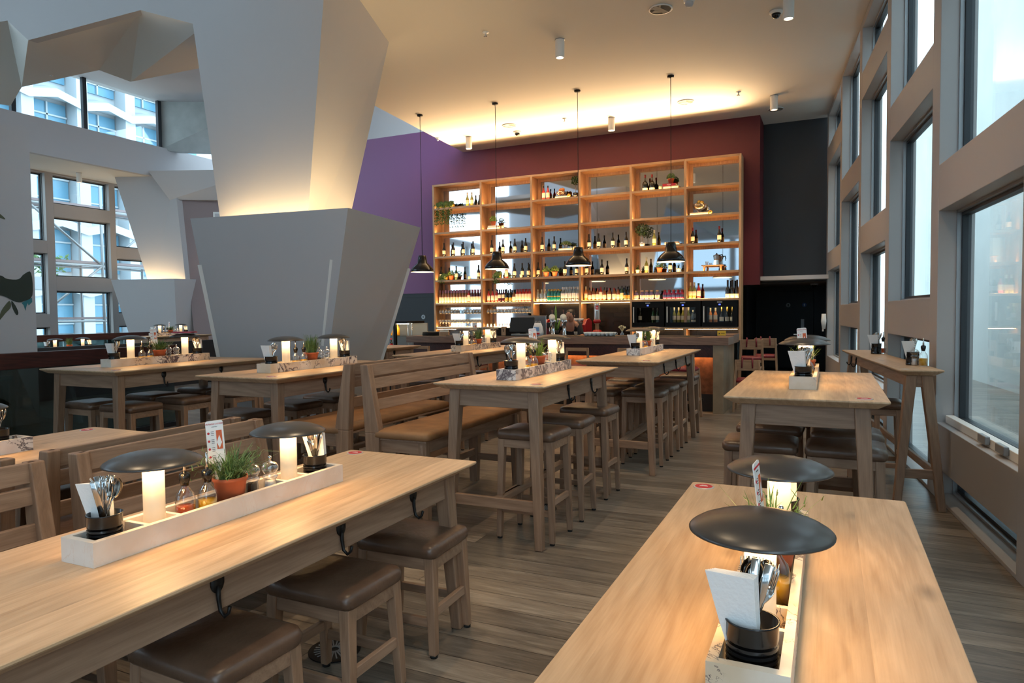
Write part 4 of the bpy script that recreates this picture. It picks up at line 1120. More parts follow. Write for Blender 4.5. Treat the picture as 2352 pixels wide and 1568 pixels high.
NMS = {'T1': 'the long low table', 'T2': 'the low table by the windows', 'T3': 'the three-stool tall table', 'T4': 'the tall table near the windows', 'T5': 'the table before the counter', 'T6': 'the table before the big column', 'T7': 'the table by the balustrade', 'T8': 'the table behind the benches'}
table_set('T1', -1.95, 1.222, LO, NMS['T1'], 'marbleplain', 'spread', 14, .75, napk=(True, True))
table_set('T2', -.128, 1.25, LO, NMS['T2'], 'marble', 'sparse', 10, 1.45, napk=(True, True), traylab='cream and brown marble condiment tray')
table_set('T3', -1.975, 4.145, HI, NMS['T3'], 'marbledark', 'sparse', 9, .4, napk=(False, True))
table_set('T4', -.135, 4.205, HI, NMS['T4'], 'marble', 'sparse', 9, .1, napk=(True, True))
table_set('T5', -1.85, 6.97, HI, NMS['T5'], 'marbledark', 'bush', 7, 1.2, sign=False)
table_set('T6', -4.06, 4.06, HI, NMS['T6'], 'marble', 'bush', 7, 0, sign=False)
table_set('T7', -5.98, 4.07, HI, NMS['T7'], 'marble', 'spread', 7, .9)
table_set('T8', -4.08, 7.17, HI, NMS['T8'], 'marble', 'bush', 6, .2)
use('paper', mk_paper, (-5.98, 4.07 + .848, HI + .0125 + .274), .5, 'pink menus lying on a lamp shade by the balustrade', 'menu', None)
use('slip', lambda: (lambda t: (MB().box((-.03, -.012, 0), (.03, .012, .004)).build('paper_slip_sheet', M['napkin'], t), t)[1])(thing('paper_slip', '', '')), (-.19, 4.205 + .82, HI + .0125 + .2735), .1, 'small white slip lying on the farther lamp near the windows', 'paper slip', None)
# low hidden table: tray end and tin
use('tray_marbledark', mk_tray('T10', M['marbledark']), (-3.97, 1.14, LO + .0005), 0, 'veined marble tray end on the hidden low table, cut by the picture edge', 'tray', 'marble trays')
fill_pot(-3.97, 2.10, LO + .0225, 'far', 'the hidden low table', 9, False, 77)
use('lamp', mk_lamp, (-3.97, 1.99, LO + .0125), 0, 'mushroom table lamp on the hidden low table, out at the edge', 'lamp', 'mushroom table lamps')
# window ledge table
for k, (x, y, bx, by, kind) in enumerate([(.435, 7.86, .505, 7.98, 'vin'), (.61, 6.34, .675, 6.25, 'oil')]):
    w = ('at the far part' if k == 0 else 'at the near end') + ' of the window ledge table'
    fill_pot(x, y, HI + .001, 'far' if k == 0 else 'near', 'the window ledge table', 6, True, 40 + k)
    use(kind, None, (bx, by, HI + .001), 0, ('amber vinegar bottle ' if k == 0 else 'golden oil bottle ') + w, 'bottle', 'condiment bottles')
    use('salt', None, (bx - .055, by + .05, HI + .001), 0, 'clear salt mill ' + w, 'salt mill', 'salt mills')
# tables of the far zone beyond the balustrade
T('T13', 'low oak table beyond the balustrade, its two lamps against the windows', -15.4, -14.6, 8.2, 10.4, LO, (), 1, False)
T('T14', 'tall oak table beyond the balustrade, before the second column', -15.3, -14.5, 10.9, 12.8, HI, (), 1, True)
table_set('T13', -15.0, 8.85, LO, 'the far low table by the windows', 'marble', 'bush', 4, 0, sign=False, mills=False, bottles=False)
table_set('T14', -14.9, 11.3, HI, 'the tall table by the second column', 'marble', 'spread', 4, 0, sign=True)
# ================================================================== bar counter
CY0 = 10.25
t = thing('bar_counter', 'long oak bar counter with rusty copper front lit from under its ledge', 'counter', (-4.06, CY0, 0))
MB().box((-2.79, 0, 1.005), (2.74, .62, 1.12)).build('worktop', M['counter'], t, .004)
MB().box((-2.0, .05, 1.12), (2.3, .60, 1.128)).build('dark_worktop_mat', M['liner'], t)
MB().box((-2.70, .10, .82), (2.52, .14, 1.004)).build('upper_band', M['mahog'], t)
MB().box((-2.70, .24, .26), (2.52, .27, 1.0)).build('copper_front', M['copper'], t)
MB().box((-2.70, .24, 0), (2.52, .28, .26)).build('plinth', M['black'], t)
MB().box((-2.66, .142, .83), (2.48, .160, .84)).build('led_strip', M['ledc'], t)
MB().box((2.52, .02, 0), (2.67, 1.25, 1.004)).build('end_panel', pm('counter_end', lin(150, 132, 108), .4, var=.15, vscale=6), t, .004)
MB().box((2.50, .62, 1.005), (2.74, 1.3, 1.14)).build('end_worktop', M['counter'], t, .004)
MB().tube([(-2.6, -.12, .22), (2.4, -.12, .22)], .022, 10).build('foot_rail', M['iron'], t)
for x in (-2.4, -.9, .7, 2.2): MB().tube([(x, -.12, .22), (x, -.12, .0)], .014, 8).build('foot_rail_post', M['iron'], t)
t = thing('back_counter', 'black back counter behind the bar under the wooden shelving', 'counter', (-5.1, 13.55, 0))
MB().box((-3.5, .05, 0), (3.45, .62, .88)).build('cabinet', M['fridge'], t)
MB().box((-3.5, 0, .88), (3.45, .62, .92)).build('worktop', M['enamel'], t)

# drinks display at the counter's left end
t = thing('drinks_display', 'glass drinks display with juices and soft drinks at the end of the counter', 'display case', (-7.45, 10.55, 0))
MB().box((-.75, 0, 0), (.55, .6, .86)).build('body', M['fridge'], t)
MB().box((-.75, 0, 1.34), (.42, .6, 1.38)).build('top_panel', M['fridge'], t)
for x in (.12, -.72): MB().box((x, 0, .86), (x + .05, .05, 1.34)).build('post', M['fridge'], t)
MB().box((-.75, .56, .86), (.5, .6, 1.34)).build('back_panel', M['alu'], t)
for z in (1.10,): MB().box((-.75, .03, z), (.5, .56, z + .012)).build('glass_shelf', M['clear'], t)
MB().box((-.70, .05, 1.325), (.40, .10, 1.338)).build('led_strip', M['fridgelight'], t)
MB().lathe([(.05, 0), (.05, .44)], 20, (.44, .06, .92), cap0=False, cap1=False).build('curved_glass', M['clear'], t)


def mk_bottle(body, cap, lab, h=.33, r=.04, nr=.015, sh=.58, lz=(.18, .45), nm='wine_bottle', capz=.80):
    def f():
        t = thing(nm, '', '')
        MB().lathe([(0, 0), (r * .92, 0), (r, .006), (r, sh * h * .88), (r * .8, sh * h * 1.02), (nr * 1.25, sh * h * 1.2), (nr, sh * h * 1.3), (nr, h * .97), (0, h * .97)], 14).build('bottle_glass', M[body], t)
        MB().lathe([(nr * 1.12, capz * h), (nr * 1.18, h), (0, h)], 10, cap0=False).build('capsule', M[cap], t)
        if lab: MB().lathe([(r * 1.015, lz[0] * h), (r * 1.015, lz[1] * h)], 14, cap0=False, cap1=False).build('label_band', M[lab] if isinstance(lab, str) else lab, t, fix=False)
        return t
    return f


BOT = {
    'wine': mk_bottle('wineglass_dark', 'capsule', 'label'), 'winered': mk_bottle('wineglass_dark', 'redcap', 'label'), 'green': mk_bottle('greenbottle', 'capsule', 'label'),
    'white': mk_bottle('oliveb', 'candle', 'label'), 'syrup': mk_bottle('syrup', 'pinkcap', 'label', .31, .036, .014, .62, (.05, .46), 'syrup_bottle', .74), 'berrys': mk_bottle('berry', 'pinkcap', 'label', .31, .036, .014, .62, (.05, .46), 'syrup_bottle', .74),
    'aperol': mk_bottle('aperol', 'capsule', 'label', .31, .038, .014, .6, (.15, .5), 'aperitif_bottle', .86), 'teal': mk_bottle('tealb', 'gold', 'gold', .27, .042, .014, .66, (.35, .42), 'gin_bottle', .86),
    'clearb': mk_bottle('clearb', 'candle', 'label', .27, .042, .014, .66, (.06, .2), 'gin_bottle', .84), 'rum': mk_bottle('clearb', 'whitep', 'napkin', .31, .042, .014, .62, (.2, .55), 'rum_bottle', .84),
    'red': mk_bottle('aperol', 'redcap', 'label', .29, .042, .016, .66, (.12, .62), 'liqueur_bottle', .80), 'dark': mk_bottle('wineglass_dark', 'capsule', 'gold', .30, .044, .016, .62, (.1, .34), 'liqueur_bottle', .8),
    'berry': mk_bottle('berry', 'capsule', 'label', .29, .042, .015, .64, (.32, .6), 'liqueur_bottle', .8), 'whisky': mk_bottle('whisky', 'redcap', 'label', .26, .045, .016, .68, (.1, .5), 'whisky_bottle', .84), 'bourbon': mk_bottle('whisky', 'capsule', 'label', .28, .042, .015, .64, (.1, .42), 'whisky_bottle', .8),
    'greenl': mk_bottle('greenbottle', 'capsule', 'candle', .3, .04, .015, .64, (.1, .5), 'liqueur_bottle', .8), 'round': mk_bottle('wineglass_dark', 'redcap', 'label', .34, .058, .017, .52, (.06, .18), 'liqueur_bottle', .82),
    'fizz': mk_bottle('wineglass_dark', 'gold', 'book', .34, .045, .016, .5, (.08, .34), 'sparkling_wine_bottle', .68), 'fizzblack': mk_bottle('wineglass_dark', 'capsule', 'book', .36, .045, .016, .5, (.02, .22), 'sparkling_wine_bottle', .62),
    'rose': mk_bottle('peach', 'candle', 'label', .31, .04, .015, .6, (.2, .5), 'rose_wine_bottle', .78), 'juice': mk_bottle('juice', 'whitep', None, .24, .042, .016, .6, (.2, .5), 'juice_bottle', .9), 'lemon': mk_bottle('lemon', 'green3', None, .2, .032, .013, .55, (.2, .5), 'soft_drink_bottle', .8), 'cola': mk_bottle('wineglass_dark', 'red', 'red', .2, .032, .013, .55, (.25, .5), 'soft_drink_bottle', .85), 'greens': mk_bottle('green2', 'green3', None, .2, .032, .013, .55, (.2, .5), 'soft_drink_bottle', .85),
}


def bottle(kind, x, y, z, lab, grp, sc=None):
    return use('b_' + kind, BOT[kind], (x, y, z), RND.uniform(-.6, .6) - PI / 2, lab, 'bottle', grp, scale=sc)


for k in range(5): bottle('juice', -7.9 + k * .12 + (.05 if k == 4 else 0), 10.75, 1.113, 'orange juice bottle on the glass shelf of the drinks display, %s from the column' % ORD[k], 'juice bottles')
for k, kd in enumerate(['greens', 'cola', 'lemon', 'greens', 'cola', 'lemon']): bottle(kd, -7.92 + k * .105, 10.72, .861, {'greens': 'green', 'cola': 'dark', 'lemon': 'yellow'}[kd] + ' soft drink bottle, %s from the column on the display floor' % ORD[k], 'soft drink bottles')
t = thing('steel_bowl', 'steel bowl standing on top of the drinks display', 'bowl', (-7.85, 10.85, 1.38))
MB().lathe([(0, 0), (.07, 0), (.075, .012), (.05, .02), (.10, .05), (.15, .13), (.156, .132), (.15, .128), (.095, .055), (0, .03)], 24).build('bowl_body', M['steel'], t)
t = thing('serving_tray', 'round black serving trays piled on the left end of the bar counter', 'tray', (-6.5, 10.6, 1.12))
for k in range(3): MB().lathe([(0, k * .022), (.19, k * .022), (.205, k * .022 + .02), (.2, k * .022 + .022), (.185, k * .022 + .006), (0, k * .022 + .004)], 30, (k * .006, 0, 0)).build('serving_tray_disc', M['liner'], t)
t = thing('napkin_holder', 'small wooden holder with cards on the counter near the trays', 'holder', (-6.15, 10.4, 1.12), .1)
MB().box((-.09, -.03, 0), (.09, .03, .07)).build('holder_box', M['chairwood'], t, .004)
MB().box((-.08, -.02, .07), (.08, .02, .10)).build('cards', M['book'], t)
t = thing('number_stand', 'small wooden block with a table number hook beside the till', 'stand', (-5.03, 10.5, 1.12))
MB().box((-.04, -.03, 0), (.04, .03, .16)).build('block', M['chairwood'], t, .004)
MB().box((-.006, -.034, .07), (.004, -.03, .12)).box((-.018, -.034, .115), (.004, -.03, .123)).build('black_mark', M['liner'], t)
t = thing('receipt_printer', 'black receipt printer with paper roll beside the till screen', 'printer', (-4.98, 10.62, 1.121))
MB().box((-.19, -.13, 0), (.16, .13, .14)).build('printer_body', M['enamel'], t, .012)
MB().lathe([(0, 0), (.045, 0), (.045, .12), (0, .12)], 18, M=Matrix.Translation((.02, .0, .19)) @ Matrix.Rotation(PI / 2, 4, 'Y')).build('paper_roll', M['napkin'], t)
t = thing('till_screen', 'black till screen tilted on its base, turned away on the counter', 'till', (-4.7, 10.55, 1.129))
MB().box((-.17, -.12, 0), (.17, .14, .03)).build('till_base', M['alu'], t, .006)
MB().box((-.05, -.02, .03), (.05, .03, .10)).build('till_neck', M['enamel'], t)
MB().box((-.22, -.02, .0), (.22, .015, .26), M=Matrix.Translation((0, -.06, .05)) @ Matrix.Rotation(-.22, 4, 'X')).build('screen_back', M['liner'], t, .01)
t = thing('steel_screen', 'brushed steel guard panel standing behind the till', 'panel', (-4.66, 10.83, 1.13))
MB().box((-.27, 0, 0), (.27, .012, .33)).build('steel_sheet', pm('brushed_steel', lin(190, 192, 196), .3, .9), t, .003)
MB().box((-.28, -.004, .32), (.28, .016, .335)).build('folded_edge', M['chrome'], t)
t = thing('shopping_bag', 'white plastic carrier bag with blue and red print on the counter', 'bag', (-4.37, 10.42, 1.121))
MB().loft([rrect(.17, .09, .03, 0, 3), rrect(.19, .10, .03, .06, 3), rrect(.16, .07, .03, .16, 3), rrect(.11, .03, .012, .22, 3)]).build('bag_body', M['napkin'], t)
MB().box((-.05, -.052, .09), (.04, -.047, .15)).build('blue_print', pm('bag_blue', lin(120, 168, 222), .5), t)
MB().box((-.03, -.054, .03), (.05, -.05, .06)).build('red_print', M['red'], t)
for s in (-.03, .03): MB().tube([(s - .015, 0, .215), (s - .012, 0, .25), (s + .012, 0, .25), (s + .015, 0, .215)], .004, 5).build('bag_handle', M['napkin'], t)
def mk_tap():
    t = thing('beer_tap', '', '')
    MB().lathe([(0, 0), (.04, 0), (.04, .01), (.028, .02), (.03, .2), (.05, .22), (.05, .25), (.03, .27), (0, .275)], 18).build('tap_column', M['chrome'], t)
    MB().tube([(0, -.03, .2), (0, -.09, .2), (0, -.10, .14)], .011, 8).build('spout', M['chrome'], t)
    MB().lathe([(0, 0), (.055, 0), (.055, .012), (0, .014)], 24, M=Matrix.Translation((0, -.045, .30)) @ Matrix.Rotation(PI / 2, 4, 'X')).build('tap_badge', M['book'], t)
    MB().tube([(0, -.02, .27), (0, -.04, .42)], [.008, .013], 8).build('tap_handle', M['mahog'], t)
    return t
use('tap', mk_tap, (-4.17, 10.6, 1.129), 0, 'chrome beer tap with round pale badge, next to the carrier bag', 'beer tap', 'beer taps')
use('tap', mk_tap, (-3.97, 10.6, 1.129), 0, 'chrome beer tap with round pale badge, next to the coffee machine', 'beer tap', 'beer taps')
t = thing('potted_aloe', 'single tall pale green pointed leaf in a small pot behind the taps', 'plant', (-4.2, 10.8, 1.129))
MB().lathe([(0, 0), (.04, 0), (.05, .08), (0, .08)], 16).build('pot', M['liner'], t)
for a, h in ((0, .44), (.5, .2), (-.5, .18)):
    MB().loft([[(-w, 0, z), (0, -w * .4, z), (w, 0, z), (0, w * .3, z)] for w, z in ((.012, .07), (.024, .07 + h * .45), (.022, .07 + h * .75), (.002, .07 + h))], M=Matrix.Rotation(a * .6, 4, 'Y')).build('leaf', M['green3'], t)
# coffee machine, grinder, canister on the back counter
t = thing('coffee_machine', 'red and steel espresso machine with cups warming on top', 'coffee machine', (-5.08, 13.78, .92))
MB().box((-.42, -.16, .08), (.42, .2, .26)).build('steel_body', M['steel'], t, .01)
MB().box((-.42, -.22, .26), (.42, .2, .38)).build('group_housing', pm('machine_dark', lin(50, 48, 48), .3, .5), t, .01)
MB().box((-.36, -.16, .38), (.36, .18, .40)).build('cup_warmer', M['chrome'], t)
for s in (-1, 1):
    MB().loft([[(s * .44 + q, -.24, .02), (s * .44 + q, .2, .02), (s * .44 + q, .2, .40), (s * .44 + q, .05, .46), (s * .44 + q, -.14, .44), (s * .44 + q, -.26, .33)] for q in (-.035, .035)], False).build('red_side_panel', M['coffee'], t, .01)
for x in (-.2, .1): MB().lathe([(0, .17), (.035, .17), (.035, .25), (0, .26)], 16, (x, -.2, 0)).build('group_head', M['chrome'], t)
for x in (-.32, .3): MB().tube([(x, -.22, .3), (x, -.27, .25), (x + .02, -.27, .08)], .008, 6).build('steam_wand', M['chrome'], t)
MB().box((-.4, -.24, 0), (.4, .2, .075)).build('drip_tray', M['alu'], t, .006)
def mk_cup():
    t = thing('coffee_cup', '', '')
    MB().lathe([(0, 0), (.02, 0), (.035, .03), (.04, .06), (.037, .06), (.03, .02), (0, .012)], 14).build('cup_bowl', M['napkin'], t)
    MB().tube([(.036, 0, .048), (.058, 0, .045), (.056, 0, .022), (.032, 0, .02)], .005, 5).build('cup_handle', M['napkin'], t)
    return t
k = 0
for x in (-.3, -.2, -.1, .0, .1, .2, .3):
    for y in (-.08, .04):
        use('cup', mk_cup, (-5.08 + x, 13.78 + y, 1.321), RND.uniform(0, 6), 'white coffee cup warming on top of the espresso machine', 'cup', 'cups on the espresso machine'); k += 1
t = thing('coffee_grinder', 'red based coffee grinder with small screen under a tall canister', 'grinder', (-4.42, 13.75, .92))
MB().loft([rrect(.20, .2, .03, 0, 3), rrect(.19, .2, .03, .16, 3), rrect(.14, .15, .03, .22, 3)]).build('grinder_base', M['coffee'], t)
MB().box((-.065, -.115, .06), (.065, -.098, .16)).build('screen', M['enamel'], t)
MB().box((-.04, -.118, .085), (.045, -.115, .135)).build('screen_digits', M['alu'], t)
MB().lathe([(.04, .2), (.04, .34), (.06, .36)], 16, cap0=False).build('hopper_neck', M['chairwood'], t)
t = thing('coffee_canister', 'tall silver coffee canister with a red square label and red base', 'canister', (-4.42, 13.75, 1.28))
t.scale = (.66, .66, .95)
MB().lathe([(0, .0), (.10, 0), (.12, .03), (.12, .06), (.095, .08)], 24, cap1=False).build('red_base', M['coffee'], t)
MB().lathe([(.092, .07), (.095, .08), (.095, .42), (.08, .45), (0, .455)], 28).build('silver_can', pm('silver_can', lin(206, 206, 208), .25, .6), t)
MB().lathe([(.0955, .30), (.0955, .40)], 28, cap0=False, cap1=False).build('rim_band', M['alu'], t, fix=False)
b = MB().box((-.01, -.099, .30), (.075, -.088, .385)).build('red_square', M['red'], t)
text('illy', .05, t, (.032, -.0995, .34), (PI / 2, 0, 0), M['napkin'])
MB().box((.0, -.098, .12), (.05, -.09, .27)).build('printed_lines', M['alu'], t)
k = 0
def mk_tumbler():
    t = thing('small_glass', '', '')
    MB().lathe([(0, 0), (.024, 0), (.032, .07), (.03, .07), (.022, .006), (0, .006)], 14).build('glass_wall', M['clear'], t)
    return t
for i in range(7):
    for j in range(2): use('cup', mk_cup, (-3.55 + i * .07 + j * .02, 10.46 + j * .08, 1.129), 0, 'small cup in the cluster of cups on the counter before the black tiles', 'cup', 'cups on the bar counter')
use('tumbler', mk_tumbler, (-3.72, 10.45, 1.129), 0, 'small clear glass on the counter at the left of the cup cluster', 'glass', None)
t = thing('flower_vase', 'tiny vase with pale dried flowers on the bar counter', 'vase', (-2.95, 10.45, 1.129))
MB().lathe([(0, 0), (.025, 0), (.03, .03), (.012, .06), (.012, .07)], 14, cap1=False).build('vase_body', M['clearbody'], t)
b = MB()
for i in range(9):
    a = i * .7; p = Vector((.05 * math.cos(a), .05 * math.sin(a), .12 + .01 * (i % 4))); b.tube([(0, 0, .06), p * .7 + Vector((0, 0, .04)), p], .0025, 4); b.lathe([(0, 0), (.013, .006), (.010, .018), (0, .02)], 8, tuple(p))
b.build('dried_bloom', M['candle'], t)
t = thing('warning_sign', 'small yellow warning plate standing at the end of the counter', 'sign', (-1.45, 10.5, 1.14))
MB().box((-.06, 0, 0), (.06, .01, .07)).build('plate', M['yellow'], t)
MB().add([(-.045, -.001, .02), (-.02, -.001, .02), (-.0325, -.001, .045)], [(0, 1, 2)]).box((-.01, -.001, .03), (.045, 0, .036)).build('black_print', M['liner'], t)

# ================================================================== shelving on the back wall
SX = [-8.665, -7.37, -6.09, -4.95, -3.81, -2.68, -1.60]
SZ = [4.60, 4.04, 3.46, 2.885, 2.32, 1.765, 1.19]
Y0, Y1 = 14.2, 14.58
t = thing('bar_shelving', 'wall of lit open wooden shelving with mirror backs behind the bar', 'shelving', (0, 0, 0))
SHELF = t
for i, x in enumerate(SX):
    w = .05 if 0 < i < 6 else .045
    xa = x - w / 2 if 0 < i < 6 else (x - .01 if i == 0 else x - w + .01)
    zb = .92 if i not in (2, 3) or True else 1.19
    MB().box((xa, Y0, zb), (xa + w, Y1, SZ[0])).build('upright', M['shelfz'], t, .003)
for r in range(7):
    for c in range(6):
        if r == 6 and c in (2, 3): continue
        zt = SZ[r]
        MB().box((SX[c] + .02, Y0, zt - .045), (SX[c + 1] - .02, Y1, zt)).build('shelf', M['shelfx'], t, .002)
for r in range(6):
    for c in range(6):
        if r == 5 and c > 1: continue
        xa, xb, za, zb = SX[c] + .025, SX[c + 1] - .025, SZ[r + 1], SZ[r] - .045
        # wooden inner lining and the mirror set into it
        q = .07
        MB().box((xa, Y1 - .03, za), (xa + q, Y1, zb)).box((xa + q, Y1 - .03, zb - q * .8), (xb, Y1, zb)).build('mirror_frame', M['shelfz'], t)
        MB().box((xa, Y1 - .012, za), (xb, Y1 - .004, zb)).build('mirror_panel', M['mirror'], t)
        MB().box((xa + .01, Y0 + .05, za + .0004), (xb - .01, Y0 + .075, za + .0014)).build('led_strip', M['led'], t)
for c, (xa, xb) in enumerate([(SX[2] + .03, SX[3] - .02), (SX[3] - .02, SX[4] - .03)]):
    MB().box((xa, Y1 - .02, .92), (xb, Y1, 1.72)).build('tiled_back', M['tilebr'], t)
for c in (0, 1, 4, 5):
    MB().box((SX[c] + .03, Y1 - .02, .92), (SX[c + 1] - .03, Y1, 1.145)).build('tiled_back', M['tilebr'], t)
    MB().box((SX[c] + .06, Y0 + .02, 1.138), (SX[c + 1] - .06, Y0 + .04, 1.143)).build('led_strip', M['led'], t)
MB().box((-4.93, Y0 + .02, 1.712), (-3.85, Y0 + .04, 1.718)).build('led_strip', M['led'], t)
MB().box((-6.05, Y0 + .02, 1.712), (-4.98, Y0 + .04, 1.718)).build('led_strip', M['led'], t)
MB().box((SX[0], 13.98, 4.605), (SX[6], 14.0, 4.64)).build('top_lip', M['shelfx'], t) if False else None

BAY = ['first bay from the purple wall', 'second bay from the purple wall', 'third bay from the purple wall', 'fourth bay from the purple wall', 'fifth bay from the purple wall', 'bay nearest the windows']
ROW = ['top', 'second', 'third', 'fourth', 'fifth']
YM = 14.36


def row(kind, xs, c, r, what, grp, sc=None, y=None):
    for i, x in enumerate(xs):
        pos = '' if len(xs) == 1 else ['first', 'second', 'third', 'fourth', 'fifth', 'sixth', 'seventh', 'eighth'][i] + ' along, '
        bottle(kind, x, (y or YM) + RND.uniform(-.015, .015), SZ[r + 1] + .0045, '%s, %s%s row, %s' % (what, pos, ROW[r], BAY[c]), grp, sc)


WN_ = 'dark wine bottle with cream label'
row('white', [-7.8, -7.69], 0, 0, 'pale green white wine bottle', 'white wine bottles')
for c, l in ((0, [-8.47, -8.2, -7.93, -7.66]), (1, [-7.17, -6.88, -6.58, -6.31]), (2, [-5.90, -5.61]), (3, [-4.79, -4.57, -4.25, -3.96])): row('wine', l, c, 2, WN_, 'wine bottles on the shelving')
row('winered', [-2.56, -2.03], 5, 2, 'dark wine bottle with red capsule', 'red capped wine bottles')
row('white', [-3.35], 4, 2, 'pale white wine bottle', 'white wine bottles')
row('wine', [-8.56, -7.53], 0, 3, WN_, 'wine bottles on the shelving'); row('green', [-8.13], 0, 3, 'green wine bottle', 'green wine bottles')
row('wine', [-6.59, -6.4, -6.24], 1, 3, WN_, 'wine bottles on the shelving'); row('red', [-6.80], 1, 3, 'red liqueur bottle', 'red bottles on the fourth row')
row('wine', [-6.0, -5.36, -5.08], 2, 3, WN_, 'wine bottles on the shelving'); row('wine', [-4.85, -4.50, -3.95], 3, 3, WN_, 'wine bottles on the shelving')
row('white', [-3.52], 4, 3, 'pale white wine bottle', 'white wine bottles'); row('wine', [-3.02], 4, 3, WN_, 'wine bottles on the shelving')
row('aperol', [-5.85, -5.75], 2, 0, 'bright red aperitif bottle', 'red aperitif bottles')
row('round', [-3.54, -3.40], 4, 0, 'squat black bottle with round label', 'squat black bottles')
# packed fifth row
def pack(kind, x0, x1, n, lab, grp, y=14.33, rows=1, sc=None):
    for j in range(rows):
        for i in range(n): bottle(kind, x0 + (x1 - x0) * i / max(n - 1, 1), y + j * .09, SZ[5] + .0045, lab, grp, sc)
pack('syrup', -8.57, -7.86, 10, 'cream labelled syrup bottle in the packed front rank, fifth row, first bay', 'syrup bottles, front rank')
pack('syrup', -8.57, -7.5, 15, 'cream labelled syrup bottle in the rear rank, fifth row, first bay', 'syrup bottles, rear rank', 14.44)
pack('red', -7.78, -7.78, 1, 'pink labelled red syrup bottle ending the amber rank, fifth row, first bay', 'pink syrup bottle', 14.33)
pack('berrys', -7.70, -7.47, 4, 'dark berry syrup bottle beside the purple-wall upright, fifth row, first bay', 'berry syrup bottles')
pack('aperol', -7.25, -7.05, 3, 'red aperitif bottle in the fifth row, second bay', 'aperitif bottles, fifth row')
pack('berry', -6.97, -6.87, 2, 'purple liqueur bottle in the fifth row, second bay', 'purple liqueur bottles')
pack('dark', -6.79, -6.69, 2, 'black liqueur bottle with gold label, fifth row, second bay', 'black liqueur bottles')
pack('bourbon', -6.60, -6.60, 1, 'whisky bottle between black and red liqueurs, fifth row, second bay', 'whisky bottle second bay')
pack('red', -6.52, -6.20, 5, 'red liqueur bottle with cream label, fifth row, second bay', 'red liqueur bottles', 14.33)
pack('red', -6.52, -6.20, 5, 'red liqueur bottle in the rear rank, fifth row, second bay', 'red liqueur bottles, rear rank', 14.44)
pack('clearb', -6.0, -5.82, 3, 'clear gin bottle with yellow base label, fifth row, third bay', 'clear gin bottles', rows=1)
pack('teal', -5.73, -5.50, 4, 'teal gin bottle with gold label, fifth row, third bay', 'teal gin bottles', 14.32)
pack('teal', -5.73, -5.50, 4, 'teal gin bottle in the rear rank, fifth row, third bay', 'teal gin bottles, rear rank', 14.43)
pack('rum', -5.40, -5.05, 5, 'clear rum bottle with white label, fifth row, third bay', 'rum bottles', 14.32)
pack('rum', -5.40, -5.05, 5, 'clear rum bottle in the rear rank, fifth row, third bay', 'rum bottles, rear rank', 14.43)
for kd, x, lab in [('rose', -4.86, 'pink liqueur bottle first in the whisky row'), ('bourbon', -4.77, 'amber bourbon bottle second in the whisky row'), ('whisky', -4.68, 'squat whisky bottle third in the whisky row'), ('whisky', -4.59, 'squat whisky bottle fourth in the whisky row'), ('red', -4.52, 'red bottle fifth in the whisky row'), ('bourbon', -4.44, 'dark bourbon bottle sixth in the whisky row'), ('whisky', -4.33, 'square whisky bottle seventh in the whisky row'), ('whisky', -4.22, 'square whisky bottle eighth in the whisky row'), ('bourbon', -4.13, 'bourbon bottle ninth in the whisky row'), ('greenl', -4.05, 'green liqueur bottle tenth in the whisky row'), ('dark', -3.97, 'black gold-labelled bottle second to last in the whisky row'), ('dark', -3.89, 'black gold-labelled bottle last in the whisky row')]:
    bottle(kd, x, 14.34, SZ[5] + .0045, lab + ', fourth bay', 'bottles of the whisky row')
def mk_jar(body, lab, lid, w=.05):
    def f():
        t = thing('preserve_jar', '', '')
        MB().lathe([(0, 0), (w * .9, 0), (w, .01), (w, .11), (w * .7, .14), (w * .6, .15), (w * .6, .165)], 16).build('jar_glass', M[body], t)
        MB().lathe([(w * .68, .16), (w * .68, .19), (0, .192)], 14, cap0=False).build('jar_lid', M[lid], t)
        MB().lathe([(w * 1.02, .03), (w * 1.02, .09)], 16, cap0=False, cap1=False).build('label_band', M[lab], t, fix=False)
        return t
    return f
for i, x in enumerate([-3.73, -3.60, -3.50, -3.40, -3.28]): use('jar_v', mk_jar('violetb', 'label', 'shelfx'), (x, 14.32, SZ[5] + .0045), 0, 'violet gin bottle with cork, %s along the fifth row, fifth bay' % ORD[i], 'bottle', 'violet gin bottles')
for i, x in enumerate([-3.12, -3.03, -2.94, -2.85, -2.77]): use('jar_b', mk_jar('jam', 'blue2', 'redcap', .045), (x, 14.32, SZ[5] + .0045), 0, 'berry red gin bottle, %s after the violet ones, fifth bay' % ORD[i], 'bottle', 'berry gin bottles')
for i, x in enumerate([-2.60, -2.52]): bottle('white', x, 14.33, SZ[5] + .0045, 'pale green white wine bottle, %s in the fifth row, bay nearest the windows' % ORD[i], 'white wines fifth row')
bottle('aperol', -2.43, 14.33, SZ[5] + .0045, 'red aperitif bottle beside two white wines, bay nearest the windows', None)
for i, x in enumerate([-1.86, -1.77, -1.68]): bottle('fizzblack', x, 14.33, SZ[5] + .0045, 'black sparkling wine bottle, %s of three in the bay nearest the windows' % ORD[i], 'black sparkling wines')

